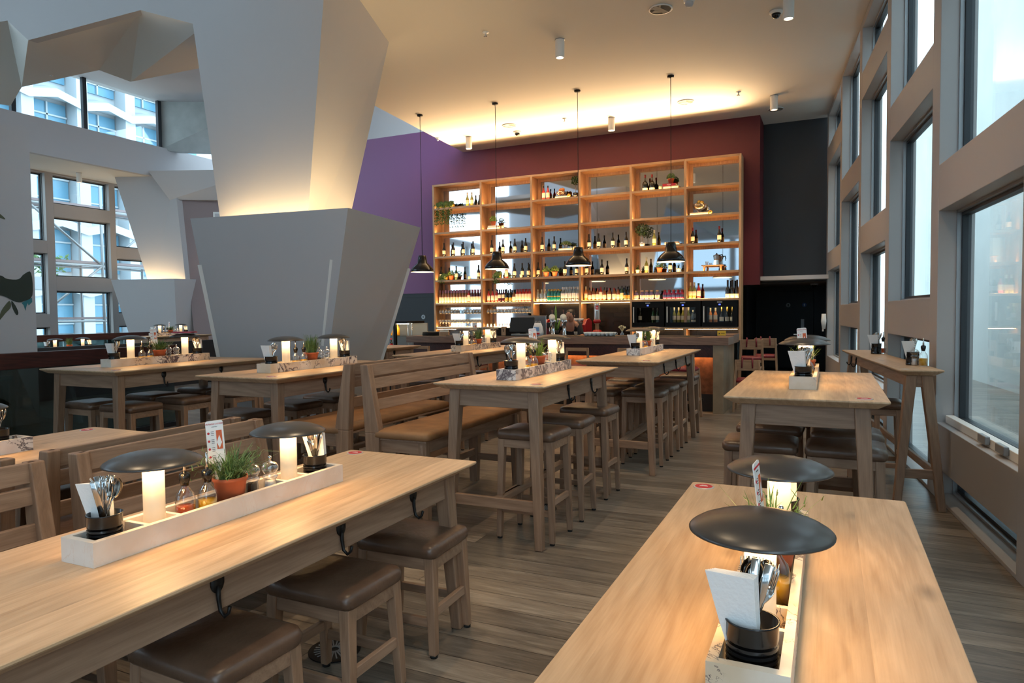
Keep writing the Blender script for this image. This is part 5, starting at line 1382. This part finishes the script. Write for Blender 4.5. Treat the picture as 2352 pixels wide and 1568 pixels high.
# plants, books and ornaments
def mk_smallpot(leafm, n, spread, lo, hi, seed, potm='terra', s=1.0):
    def f():
        t = thing('potted_plant', '', '')
        MB().lathe([(0, 0), (.045 * s, 0), (.062 * s, .09 * s), (.066 * s, .092 * s), (.066 * s, .108 * s), (.055 * s, .108 * s), (0, .095 * s)], 20).build('plant_pot', M[potm], t)
        b = MB(); r = random.Random(seed)
        for i in range(n):
            u = Vector((r.gauss(0, 1), r.gauss(0, 1), abs(r.gauss(0, 1)))).normalized() * r.random() ** .4
            c = Vector((u.x * spread, u.y * spread, .11 * s + lo + u.z * (hi - lo))); a = Vector((r.gauss(0, 1), r.gauss(0, 1), r.gauss(0, 1))).normalized() * .02; d = a.orthogonal().normalized() * .009
            b.add([c - a, c + d, c + a, c - d], [(0, 1, 2, 3)])
        for i in range(8):
            an = i * .8; b.tube([(0, 0, .09 * s), (spread * .4 * math.cos(an), spread * .4 * math.sin(an), .11 * s + hi * .5)], .003, 4)
        b.build('foliage', leafm, t, fix=False)
        return t
    return f
def mk_topiary(stem, R0, n, seed, potm):
    def f():
        t = thing('topiary_tree', '', '')
        MB().lathe([(0, 0), (.05, 0), (.065, .09), (.058, .09), (0, .08)], 18).build('plant_pot', M[potm], t)
        MB().tube([(0, 0, .08), (.006, 0, .08 + stem * .5), (0, 0, .08 + stem)], .006, 6).build('stem', M['leg'], t)
        b = MB(); r = random.Random(seed)
        for i in range(n):
            u = Vector((r.gauss(0, 1), r.gauss(0, 1), r.gauss(0, 1))).normalized() * (r.random() ** .33) * R0
            c = Vector((u.x, u.y, .08 + stem + R0 * .7 + u.z * .9)); a = Vector((r.gauss(0, 1), r.gauss(0, 1), r.gauss(0, 1))).normalized() * .02; d = a.orthogonal().normalized() * .010
            b.add([c - a, c + d, c + a, c - d], [(0, 1, 2, 3)])
        b.build('foliage', M['green2'], t, fix=False)
        return t
    return f
def mk_trail(drop, n, seed):
    def f():
        t = thing('trailing_plant', '', '')
        MB().lathe([(0, 0), (.055, 0), (.065, .10), (.06, .10), (0, .09)], 16).build('plant_pot', M['gold'], t)
        b = MB(); r = random.Random(seed)
        for i in range(n):
            x = r.gauss(0, .045); y = -.08 - r.random() * .05; L_ = drop * r.random() ** .6
            pts = [Vector((x * .4, -.02, .11)), Vector((x * .8, y * .6, .14)), Vector((x, y * 1.6, .06)), Vector((x + r.gauss(0, .02), -.19 - r.random() * .015, -L_))]
            for k in range(22):
                u = k / 22 * 3; q0 = pts[int(u)]; q1 = pts[min(int(u) + 1, 3)]; c = q0.lerp(q1, u - int(u)) + Vector((r.gauss(0, .012), r.gauss(0, .006), r.gauss(0, .012)))
                a = Vector((r.gauss(0, 1), r.gauss(0, .4), r.gauss(0, 1))).normalized() * .022; d = a.orthogonal().normalized() * .012
                b.add([c - a, c + d, c + a, c - d], [(0, 1, 2, 3)])
        b.build('foliage', M['ivy'], t, fix=False)
        return t
    return f
def mk_books(specs):
    def f():
        t = thing('book_pile', '', '')
        return t
    return f
def book(x, r, w, h, mat, lab, z=None, rz=0, title=None):
    zz = SZ[r + 1] + .0045 if z is None else z
    t = thing('book', lab, 'book', (x, 14.36, zz), rz)
    MB().box((-w / 2, -.10, 0), (w / 2, .10, .004)).box((-w / 2, -.10, h - .004), (w / 2, .10, h)).box((-w / 2, -.10, 0), (w / 2, -.094, h)).build('cover', mat, t)
    MB().box((-w / 2 + .005, -.092, .004), (w / 2 - .005, .095, h - .004)).build('pages', M['candle'], t)
    if title: text(title, .032, t, (0, -.101, h / 2), (PI / 2, 0, 0), M['napkin'])
    return zz + h
def candle(x, r, lab, z=None):
    def f():
        t = thing('small_candle', '', '')
        MB().lathe([(0, 0), (.03, 0), (.034, .07), (.03, .07), (.028, .055), (0, .055)], 14).build('cup', M['candle'], t)
        MB().tube([(0, 0, .055), (.003, 0, .09)], .004, 5).build('sprig', M['green3'], t)
        return t
    use('candle', f, (x, 14.34, SZ[r + 1] + .0045), 0, lab, 'candle', 'small cream cups on the shelving')
for i, x in enumerate([-8.54, -8.39, -8.24]): use('trail', mk_trail(.48, 34, 5), (x, 14.40, SZ[1] + .0045), 0, 'trailing ivy hanging over the edge of the top row, %s of three' % ORD[i], 'plant', 'trailing ivies')
use('trail2', mk_trail(.16, 34, 6), (-7.0, 14.40, SZ[4] + .0045), 0, 'trailing plant on the fourth row behind the second pendant lamp', 'plant', None)
use('trail3', mk_trail(.10, 16, 9), (-8.44, 14.40, SZ[4] + .0045), 0, 'small trailing plant next to a terracotta pot on the fourth row, first bay', 'plant', None)
zt = book(-7.08, 1, .30, .045, M['book'], 'white book lying in the second row of the second bay')
zt = book(-7.09, 1, .26, .035, M['book'], 'smaller white book lying on another, under a potted plant', zt)
use('plant_a', mk_smallpot(M['green3'], 160, .10, .0, .13, 2), (-7.12, 14.36, zt), 0, 'leafy plant in a terracotta pot standing on two white books', 'plant', 'potted plants on the shelving')
candle(-6.87, 1, 'small cream cup beside the books in the second bay')
zt = book(-5.40, 0, .28, .04, M['book'], 'white book under the bowl of oranges in the top row')
t = thing('fruit_bowl', 'glass bowl on a book in the top row of the third bay', 'bowl', (-5.42, 14.34, zt))
MB().lathe([(0, 0), (.05, 0), (.06, .01), (.11, .06), (.12, .10), (.115, .10), (.10, .06), (.0, .02)], 22).build('bowl_glass', M['clearbody'], t)
def fruit(key, mat, R0):
    def f():
        t = thing(key, '', ''); MB().lathe([(R0 * math.sin(PI * k / 8), -R0 * math.cos(PI * k / 8)) for k in range(9)], 14).build(key + '_skin', mat, t)
        MB().lathe([(0, 0), (.006, 0), (.004, .008), (0, .008)], 6, (0, 0, R0 - .002)).build('stalk_end', M['green2'], t)
        return t
    return f
for i, (dx, dy, dz) in enumerate([(-.055, 0, .07), (.05, .01, .07), (0, -.045, .075), (-.02, .02, .14), (.04, -.01, .14)]): use('orange', fruit('orange_fruit', M['peach'], .046), (-5.42 + dx, 14.34 + dy, zt + dz), i, 'orange heaped in the glass bowl of the third bay', 'fruit', 'oranges in the bowl')
use('gold', fruit('gold_bauble', M['gold'], .045), (-5.23, 14.30, SZ[1] + .05), 0, 'gold bauble lying beside the orange bowl in the top row', 'bauble', 'gold baubles')
use('topiary', mk_topiary(.2, .11, 260, 4, 'enamel'), (-5.08, 14.33, SZ[1] + .0045), 0, 'ball topiary in a black pot at the end of the top row, third bay', 'plant', None)
zt = book(-5.32, 2, .30, .045, M['book'], 'white book lying in the third row of the third bay')
use('plant_b', mk_smallpot(M['green'], 200, .13, .0, .08, 7, 'clearbody', .8), (-5.33, 14.36, zt), 0, 'low spreading plant in a glass pot on a book, third bay', 'plant', 'potted plants on the shelving')
candle(-5.12, 2, 'small cream cup beside the book in the third bay')
use('plant_a', None, (-8.28, 14.38, SZ[4] + .0045), 0, 'leafy plant in a terracotta pot on the fourth row, first bay', 'plant', 'potted plants on the shelving')
candle(-7.77, 3, 'small cream cup on the fourth row of the first bay'); candle(-6.42, 3, 'small cream cup on the fourth row of the second bay')
for i, x in enumerate([-5.80, -5.60]): use('plant_a', None, (x, 14.36, SZ[4] + .0045), 2 + i, 'bushy plant in a terracotta pot, %s of a pair on the fourth row, third bay' % ORD[i], 'plant', 'potted plants on the shelving')
z1 = book(-2.99, 0, .30, .05, M['book'], 'white book lowest in the pile of the top row, fifth bay')
z2 = book(-3.02, 0, .27, .055, M['redbook'], 'red pizza book lying on a white one in the top row', z1, 0, 'PIZZA')
use('plant_c', mk_smallpot(M['green'], 220, .09, .0, .12, 12), (-3.0, 14.36, z2), 0, 'round bushy plant in a terracotta pot on the red pizza book', 'plant', 'potted plants on the shelving')
candle(-3.22, 0, 'small cream cup between black bottles and books in the fifth bay')
use('topiary2', mk_topiary(.16, .15, 330, 14, 'alu'), (-3.60, 14.33, SZ[3] + .0045), 0, 'bay tree topiary in a grey pot on the third row, fifth bay', 'plant', None)
zt = book(-2.97, 2, .30, .03, M['book'], 'white book lower of two on the third row, fifth bay'); book(-2.98, 2, .28, .03, M['book'], 'white book upper of two on the third row, fifth bay', zt)
use('cactus', mk_smallpot(M['green2'], 40, .03, .0, .1, 21, 'candle', .7), (-3.70, 14.33, SZ[4] + .0045), 0, 'tiny plant in a white pot at the start of the fourth row, fifth bay', 'plant', 'tiny plants'); use('cactus', None, (-2.84, 14.33, SZ[4] + .0045), 1, 'tiny plant in a white pot at the end of the fourth row, fifth bay', 'plant', 'tiny plants')
use('plant_a', None, (-3.24, 14.36, SZ[4] + .0045), 1, 'leafy plant in a terracotta pot behind the pendant nearest the windows', 'plant', 'potted plants on the shelving')
zt = book(-2.42, 1, .36, .05, M['book'], 'thick cream book under the bowl of gold baubles')
t = thing('glass_bowl', 'round glass bowl of gold baubles standing on a book', 'bowl', (-2.42, 14.35, zt))
MB().lathe([(0, 0), (.05, 0), (.015, .02), (.02, .035), (.10, .07), (.14, .13), (.135, .17), (.13, .17), (.13, .13), (.09, .08), (.0, .05)], 24).build('bowl_glass', M['clearbody'], t)
for i, (dx, dy, dz) in enumerate([(-.06, 0, .12), (.05, .02, .12), (0, -.05, .125), (-.03, .04, .18), (.05, -.01, .19), (-.005, .0, .21)]): use('gold', None, (-2.42 + dx, 14.35 + dy, zt + dz), i, 'gold bauble heaped in the round glass bowl', 'bauble', 'gold baubles')
use('gold', None, (-2.20, 14.30, SZ[2] + .05), 0, 'gold bauble lying beside the thick cream book', 'bauble', 'gold baubles')
t = thing('serving_stool', 'small wooden serving stool on the fourth row, bay nearest the windows', 'stand', (-2.16, 14.36, SZ[4] + .0045))
MB().box((-.21, -.09, .10), (.21, .09, .118)).build('board', M['shelfx'], t, .003)
for sx in (-1, 1):
    for sy in (-1, 1): MB().leg((sx * .17, sy * .07, 0), (.02, .02), (sx * .16, sy * .06, .10), (.024, .024)).build('leg', M['shelfz'], t)
t = thing('moka_pot', 'steel moka pot with black handle on the small wooden stool', 'coffee pot', (-2.08, 14.36, SZ[4] + .123))
MB().lathe([(0, 0), (.07, 0), (.055, .09), (.05, .1)], 8, smooth=False, cap1=False).build('lower_chamber', M['steel'], t)
MB().lathe([(.05, .1), (.056, .11), (.07, .19), (.04, .205), (.0, .215)], 8, smooth=False, cap0=False).build('upper_chamber', M['steel'], t)
MB().tube([(.055, 0, .19), (.11, 0, .2), (.125, 0, .15), (.115, 0, .11)], .012, 6).build('handle', M['rubber'], t)
MB().lathe([(0, .21), (.012, .212), (.014, .235), (0, .24)], 8).build('knob', M['rubber'], t)
use('tumbler', None, (-2.27, 14.33, SZ[4] + .123), 0, 'small clear glass on the wooden stool beside the moka pot', 'glass', None)

# stemmed glasses: hanging foot up above, standing below, in the two glass bays
def mk_wine():
    t = thing('wine_glass', '', '')
    MB().lathe([(0, 0), (.034, 0), (.034, .003), (.006, .007), (.0045, .085), (.01, .095), (.035, .125), (.042, .165), (.036, .205), (.0355, .205), (.041, .165), (.034, .127), (.0, .10)], 14).build('glass_body', M['clear'], t)
    return t
for c, n1 in ((0, 14), (1, 13)):
    xa, xb = SX[c] + .11, SX[c + 1] - .08
    for i in range(n1):
        for y in (14.30, 14.42):
            if c == 0 and i in (6, 7): continue
            use('wineg', mk_wine, (xa + (xb - xa) * i / (n1 - 1), y, SZ[5] - .05), 0, 'stemmed glass hanging upside down in the sixth row, %s' % BAY[c], 'glass', 'hanging glasses, bay %s' % ORD[c], rot=(PI, 0, 0))
    for i in range(n1):
        for y in ((14.28, 14.41) if c == 0 else (14.28,)):
            if c == 1: use('tumbler', None, (xa + (xb - xa) * i / (n1 - 1), y, SZ[6] + .0045), 0, 'clear tumbler standing in the sixth row, second bay', 'glass', 'standing tumblers')
            else: use('wineg', None, (xa + (xb - xa) * i / (n1 - 1), y, SZ[6] + .0045), 0, 'stemmed glass standing upright in the sixth row, first bay', 'glass', 'standing glasses', scale=(1, 1, .85))

# three wine fridges
for k, (xa, xb) in enumerate([(-3.785, -3.11), (-3.08, -2.37), (-2.34, -1.65)]):
    nm = ['first wine fridge, beside the black tiles, with few bottles', 'middle wine fridge, with pale white wines lit inside', 'wine fridge nearest the windows, with glowing rose wines'][k]
    t = thing('wine_fridge', nm, 'fridge', ((xa + xb) / 2, 14.19, 1.191))
    w = (xb - xa) / 2; zt = 1.719 - 1.191
    MB().box((-w, .06, 0), (w, .075, zt)).build('fridge_back', M['fridge'], t) if False else None
    b = MB()
    for lo, hi in (((-w, 0, 0), (-w + .02, .38, zt)), ((w - .02, 0, 0), (w, .38, zt)), ((-w, 0, 0), (w, .38, .02)), ((-w, 0, zt - .02), (w, .38, zt)), ((-w, .36, 0), (w, .38, zt))): b.box(lo, hi)
    b.build('cabinet', M['fridge'], t)
    b = MB()
    for lo, hi in (((-w, -.02, 0), (-w + .10, 0, zt)), ((w - .10, -.02, 0), (w, 0, zt)), ((-w + .1, -.02, 0), (w - .1, 0, .09)), ((-w + .1, -.02, zt - .13), (w - .1, 0, zt))): b.box(lo, hi)
    d = b.build('door', M['fridge'], t)
    MB().box((-w + .1, -.012, .09), (w - .1, -.008, zt - .13)).build('door_pane', M['fridgeglass'], d)
    MB().box((-w + .03, -.045, .09), (-w + .048, -.02, zt - .11)).build('door_handle', M['whitep'], d, .004)
    MB().box((-.05, -.024, zt - .045), (.05, -.02, zt - .02)).build('name_plate', M['alu'], d)
    MB().box((-.018, -.024, zt - .095), (.018, -.02, zt - .07)).build('blue_display', M['blue'], d)
    MB().box((-w + .11, .02, .078), (w - .11, .34, .086)).build('wire_shelf', M['chrome'], t)
    MB().box((-w + .12, .02, zt - .035), (w - .12, .05, zt - .025)).build('interior_light', M['fridgelight'] if k else M['fridgedim'], t)
    xs = [(-.2, 'wine'), (.08, 'green'), (.17, 'green'), (.24, 'green')] if k == 0 else [(-.2, 'white'), (-.11, 'white'), (-.02, 'white'), (.09, 'white'), (.18, 'clearb'), (.25, 'clearb')] if k == 1 else [(-.2, 'rose'), (-.10, 'rose'), (.02, 'fizz'), (.13, 'fizz'), (.23, 'fizz')]
    for i, (dx, kd) in enumerate(xs):
        bottle(kd, (xa + xb) / 2 + dx, 14.19 + .12, 1.191 + .0865, '%s bottle, %s from its handle side, in the %s wine fridge' % ({'wine': 'red wine', 'green': 'green wine', 'white': 'white wine', 'clearb': 'clear', 'rose': 'rose wine', 'fizz': 'sparkling wine'}[kd], ORD[i], ['first', 'middle', 'third'][k]), 'bottles in the wine fridges', .95)

# ================================================================== chairs by the counter
def mk_barchair(h, back, wood_='chairwood', arms=False, w=.36):
    def f():
        t = thing('bar_chair' if not arms else 'high_chair', '', '')
        for s in (-1, 1):
            MB().leg((s * (w / 2 + .015), -.20, 0), (.032, .04), (s * (w / 2 - .02), -.17, back), (.032, .035)).build('back_leg', M[wood_], t, .004)
            MB().leg((s * (w / 2 + .015), .20, 0), (.034, .034), (s * (w / 2 - .02), .17, h + (.16 if arms else 0)), (.036, .036)).build('front_leg', M[wood_], t, .004)
            MB().box((s * (w / 2) - .011, -.17, .24), (s * (w / 2) + .011, .18, .28)).build('stretcher', M['raily'], t, .003)
            MB().box((s * (w / 2 - .02) - .012, -.17, h - .07), (s * (w / 2 - .02) + .012, .17, h - .03)).build('seat_rail', M['raily'], t, .003)
            if arms: MB().box((s * (w / 2 - .02) - .022, -.18, h + .16), (s * (w / 2 - .02) + .022, .28, h + .185)).build('armrest', M['raily'], t, .004)
        MB().box((-w / 2 + .03, -.185, back - .05 if not arms else back - .16), (w / 2 - .03, -.16, back)).build('back_rail', M['railx2'], t, .004)
        for y in (-.185, .165): MB().box((-w / 2 + .03, y, h - .07), (w / 2 - .03, y + .024, h - .03)).build('seat_rail', M['railx2'], t, .003)
        MB().box((-w / 2 + .0, .16, .18), (w / 2 - .0, .185, .22)).build('foot_rail', M['railx2'], t, .003)
        MB().loft([rrect(w - .03, .36, .03, h - .03, 3), rrect(w - .01, .38, .04, h - .005, 3), rrect(w - .05, .34, .04, h + .02, 3)]).build('seat_cushion', M['redleather'], t)
        if arms:
            for s in (-1, 1): MB().tube([(s * .06, -.15, back - .02), (s * .07, -.21, back + .03), (s * .075, -.22, back - .12)], .012, 6).build('red_strap', M['redleather'], t)
        return t
    return f
M['railx2'] = wood('pale_oak_across', lin(150, 116, 86), lin(190, 152, 118), 0, 0, .5, .15)
for i, x in enumerate([-6.1, -5.2, -4.3, -3.38, -2.58, -1.85]):
    use('barchair', mk_barchair(.70, .985), (x, 9.72, 0), RND.uniform(-.06, .06), 'pale bar chair with red seat at the counter, %s from the drinks display' % ORD[i], 'bar chair', 'bar chairs along the counter')
use('highchair_low', mk_barchair(.47, .78, 'chairwood', True, .36), (-1.10, 10.75, 0), .05, 'pale wooden child chair with red seat, foremost beside the counter end', 'high chair', 'high chairs by the counter end')
use('highchair', mk_barchair(.74, 1.04, 'chairwood', True, .36), (-1.15, 11.75, 0), .1, 'tall wooden child chair with red straps behind the counter end', 'high chair', 'high chairs by the counter end')
use('highchair', None, (-.98, 12.35, 0), .05, 'tall wooden child chair rearmost by the counter end, before the dark door', 'high chair', 'high chairs by the counter end')
t = thing('paper_dispenser', 'white paper towel holder on the wall by the dark door', 'dispenser', (-.10, 15.0, 1.28))
MB().loft([rrect(.06, .22, .02, -.15, 3), rrect(.10, .26, .03, .0, 3), rrect(.08, .24, .03, .15, 3)]).build('dispenser_cover', M['whitep'], t)
MB().box((-.03, -.08, -.2), (.0, .08, -.15)).build('paper_sheet', M['napkin'], t)

# bartender bent over behind the taps, mostly hidden
p = thing('person', 'dark-haired person in black clothes bending down behind the beer taps', 'person', (-4.36, 12.0, -.0))
p.scale = (.95, .95, .955)
def skin(name, pts, edges, rad, mat, root=0, sub=2):
    me = bpy.data.meshes.new(name); me.from_pydata(pts, edges, []); o = bpy.data.objects.new(name, me); COL.objects.link(o); o.parent = p
    md = o.modifiers.new('skin', 'SKIN'); md.use_smooth_shade = True
    for i, r in enumerate(rad): me.skin_vertices[0].data[i].radius = (r, r) if not isinstance(r, tuple) else r
    me.skin_vertices[0].data[root].use_root = True
    s = o.modifiers.new('sub', 'SUBSURF'); s.levels = sub; s.render_levels = sub
    me.materials.append(mat); return o
SKINM = pm('skin', lin(186, 132, 106), .55)
BL = pm('black_clothes', lin(30, 30, 34), .8)
body = [(0, .05, .95), (0, .0, 1.08), (.02, -.1, 1.24), (.05, -.2, 1.36), (.08, -.27, 1.43), (.10, -.31, 1.47),
        (-.10, .05, .90), (-.12, .03, .5), (-.12, .06, .06), (-.12, -.06, .03), (.10, .05, .90), (.12, .03, .5), (.12, .06, .06), (.12, -.06, .03),
        (-.13, -.2, 1.36), (-.24, -.25, 1.16), (-.16, -.42, 1.08), (-.14, -.47, 1.07), (.22, -.18, 1.34), (.30, -.24, 1.12), (.30, -.42, 1.10), (.29, -.47, 1.10)]
be = [(0, 1), (1, 2), (2, 3), (3, 4), (4, 5), (0, 6), (6, 7), (7, 8), (8, 9), (0, 10), (10, 11), (11, 12), (12, 13), (3, 14), (14, 15), (15, 16), (16, 17), (3, 18), (18, 19), (19, 20), (20, 21)]
br = [(.15, .11), (.14, .10), (.15, .11), (.12, .09), .055, .05, .09, .06, .045, .035, .09, .06, .045, .035, .065, .045, .035, .03, .065, .045, .035, .03]
skin('body', body, be, br, SKINM)
o = skin('shirt', [body[i] for i in (0, 1, 2, 3, 14, 15, 18, 19)], [(0, 1), (1, 2), (2, 3), (3, 4), (4, 5), (3, 6), (6, 7)], [(.165, .125), (.155, .115), (.165, .125), (.135, .10), .075, .055, .075, .055], BL)
o = skin('trousers', [body[i] for i in (0, 6, 7, 8, 10, 11, 12)], [(0, 1), (1, 2), (2, 3), (0, 4), (4, 5), (5, 6)], [(.16, .12), .10, .075, .06, .10, .075, .06], BL)
HM = Matrix.Translation((.11, -.36, 1.51)) @ Matrix.Rotation(.35, 4, 'X')
b = MB(); b.lathe([(0, -.115), (.045, -.105), (.062, -.07), (.074, -.02), (.078, .03), (.07, .075), (.045, .105), (0, .118)], 18, sy=1.2, M=HM)
b.lathe([(0, -.02), (.014, -.018), (.010, .02), (.005, .035), (0, .036)], 8, (0, -.092, -.015), M=HM)
for s in (-1, 1): b.lathe([(0, -.03), (.012, -.02), (.016, .01), (0, .03)], 8, (s * .078, .01, 0), M=HM)
b.build('head', SKINM, p)
b = MB()
for s in (-1, 1): b.lathe([(0, -.008), (.011, 0), (0, .008)], 8, (s * .03, -.086, .012), M=HM)
b.lathe([(0, -.006), (.022, 0), (0, .006)], 8, (0, -.084, -.06), M=HM, sy=.4)
b.build('eye_and_mouth_line', pm('face_lines', lin(70, 40, 36), .5), p)
MB().lathe([(.081, -.02), (.086, .03), (.077, .085), (.05, .116), (0, .13)], 18, (0, .018, 0), sy=1.18, cap0=False, M=HM).build('hair', pm('dark_hair', lin(30, 22, 20), .5), p)
for s, hp in ((-1, body[17]), (1, body[21])):
    for k in range(4):
        q = Vector(hp) + Vector((-.02 + k * .013, 0, 0))
        MB().tube([q, q + Vector((0, -.04, -.005)), q + Vector((0, -.065 + .006 * abs(k - 1.5), -.03)), q + Vector((0, -.06, -.05))], [.009, .009, .008, .006], 6).build('finger', SKINM, p)
    MB().tube([Vector(hp) + Vector((-s * .025, .01, 0)), Vector(hp) + Vector((-s * .045, -.025, -.01)), Vector(hp) + Vector((-s * .04, -.05, -.02))], [.011, .010, .008], 6).build('thumb', SKINM, p)
# ================================================================== light and camera
def area(name, loc, rot, sx, sy, col, w, spread=None):
    l = bpy.data.lights.new(name, 'AREA'); l.shape = 'RECTANGLE'; l.size = sx; l.size_y = sy; l.color = col; l.energy = w
    if spread: l.spread = spread
    o = bpy.data.objects.new(name, l); COL.objects.link(o); o.location = loc; o.rotation_euler = rot
    return o


def spot(name, loc, tgt, w, col=(1, .74, .46), ang=75, blend=.7, r=.05):
    l = bpy.data.lights.new(name, 'SPOT'); l.energy = w; l.color = col; l.spot_size = math.radians(ang); l.spot_blend = blend; l.shadow_soft_size = r
    o = bpy.data.objects.new(name, l); COL.objects.link(o); o.location = loc
    o.rotation_euler = (Vector(tgt) - Vector(loc)).to_track_quat('-Z', 'Y').to_euler()
    return o


for x, y, lab in SPOTS[:5]: spot('spot_beam', (x, y, CZ - .27), (x, y, 0), 105)
for x, y in ((-3.5, 5.2), (-.5, 5.2), (-3.5, 1.2), (-.5, 1.2), (-2.0, 3.2), (-3.5, -2.5), (-.5, -2.5)): spot('spot_beam', (x, y, CZ - .05), (x, y, 0), 105)
# led uplight along the top of the shelving, and inside the rims of the columns
area('shelf_top_uplight', (-5.1, 13.95, 4.66), (math.radians(-132), 0, 0), 7.0, .05, (1, .68, .36), 105, math.radians(96))
for lo, zr in ((lo1, 2.64), (lo2, 2.55)):
    for i in (0, 1, 2, 3):
        a = Vector((*lo[i], zr - .2)); b_ = Vector((*lo[(i + 1) % 4], zr - .2)); mid = (a + b_) / 2
        cen = sum((Vector((*q, zr)) for q in lo), Vector()) / 4
        o = area('rim_light', mid * .93 + cen * .07 - Vector((0, 0, .03)), (0, 0, 0), (b_ - a).length * .9, .05, (1, .70, .34), 9)
        d = (cen - mid); d.z = 0; d.normalize(); d.z = 2.2
        z = -d.normalized(); x = (b_ - a).normalized(); y = z.cross(x) * -1
        o.rotation_euler = Matrix((x, z.cross(x), z)).transposed().to_euler() if False else d.to_track_quat('-Z', 'Y').to_euler()
        q = d.to_track_quat('-Z', 'X'); 
        m = Matrix(); zz = -d.normalized(); xx = (b_ - a).normalized(); xx = (xx - zz * xx.dot(zz)).normalized(); yy = zz.cross(xx)
        o.rotation_euler = Matrix((xx, yy, zz)).transposed().to_euler()
w = bpy.data.worlds.new('sky'); SC.world = w; w.use_nodes = True
bg = w.node_tree.nodes['Background']; bg.inputs['Color'].default_value = (.64, .84, 1.0, 1); bg.inputs['Strength'].default_value = 3.0

cam = bpy.data.cameras.new('camera'); cam.lens = 24; cam.sensor_width = 36; cam.sensor_fit = 'HORIZONTAL'
co = bpy.data.objects.new('camera', cam); COL.objects.link(co); SC.camera = co
co.matrix_world = Matrix(CAMR).to_4x4() if False else Matrix.Translation((0, 0, 1.5)) @ Matrix(CAMR).to_4x4()
cam.clip_start = .05; cam.clip_end = 200
SC.view_settings.view_transform = 'Standard'; SC.view_settings.look = 'None'; SC.view_settings.gamma = 1; SC.view_settings.use_curve_mapping = False
SC.view_settings.exposure = EXPOSURE
SC.cycles.use_denoising = True
SC.cycles.max_bounces = 7; SC.cycles.diffuse_bounces = 4; SC.cycles.glossy_bounces = 3; SC.cycles.transmission_bounces = 4; SC.cycles.transparent_max_bounces = 12
SC.cycles.sample_clamp_indirect = 6; SC.cycles.caustics_reflective = False; SC.cycles.caustics_refractive = False
SC.cycles.use_adaptive_sampling = True; SC.cycles.adaptive_threshold = .03
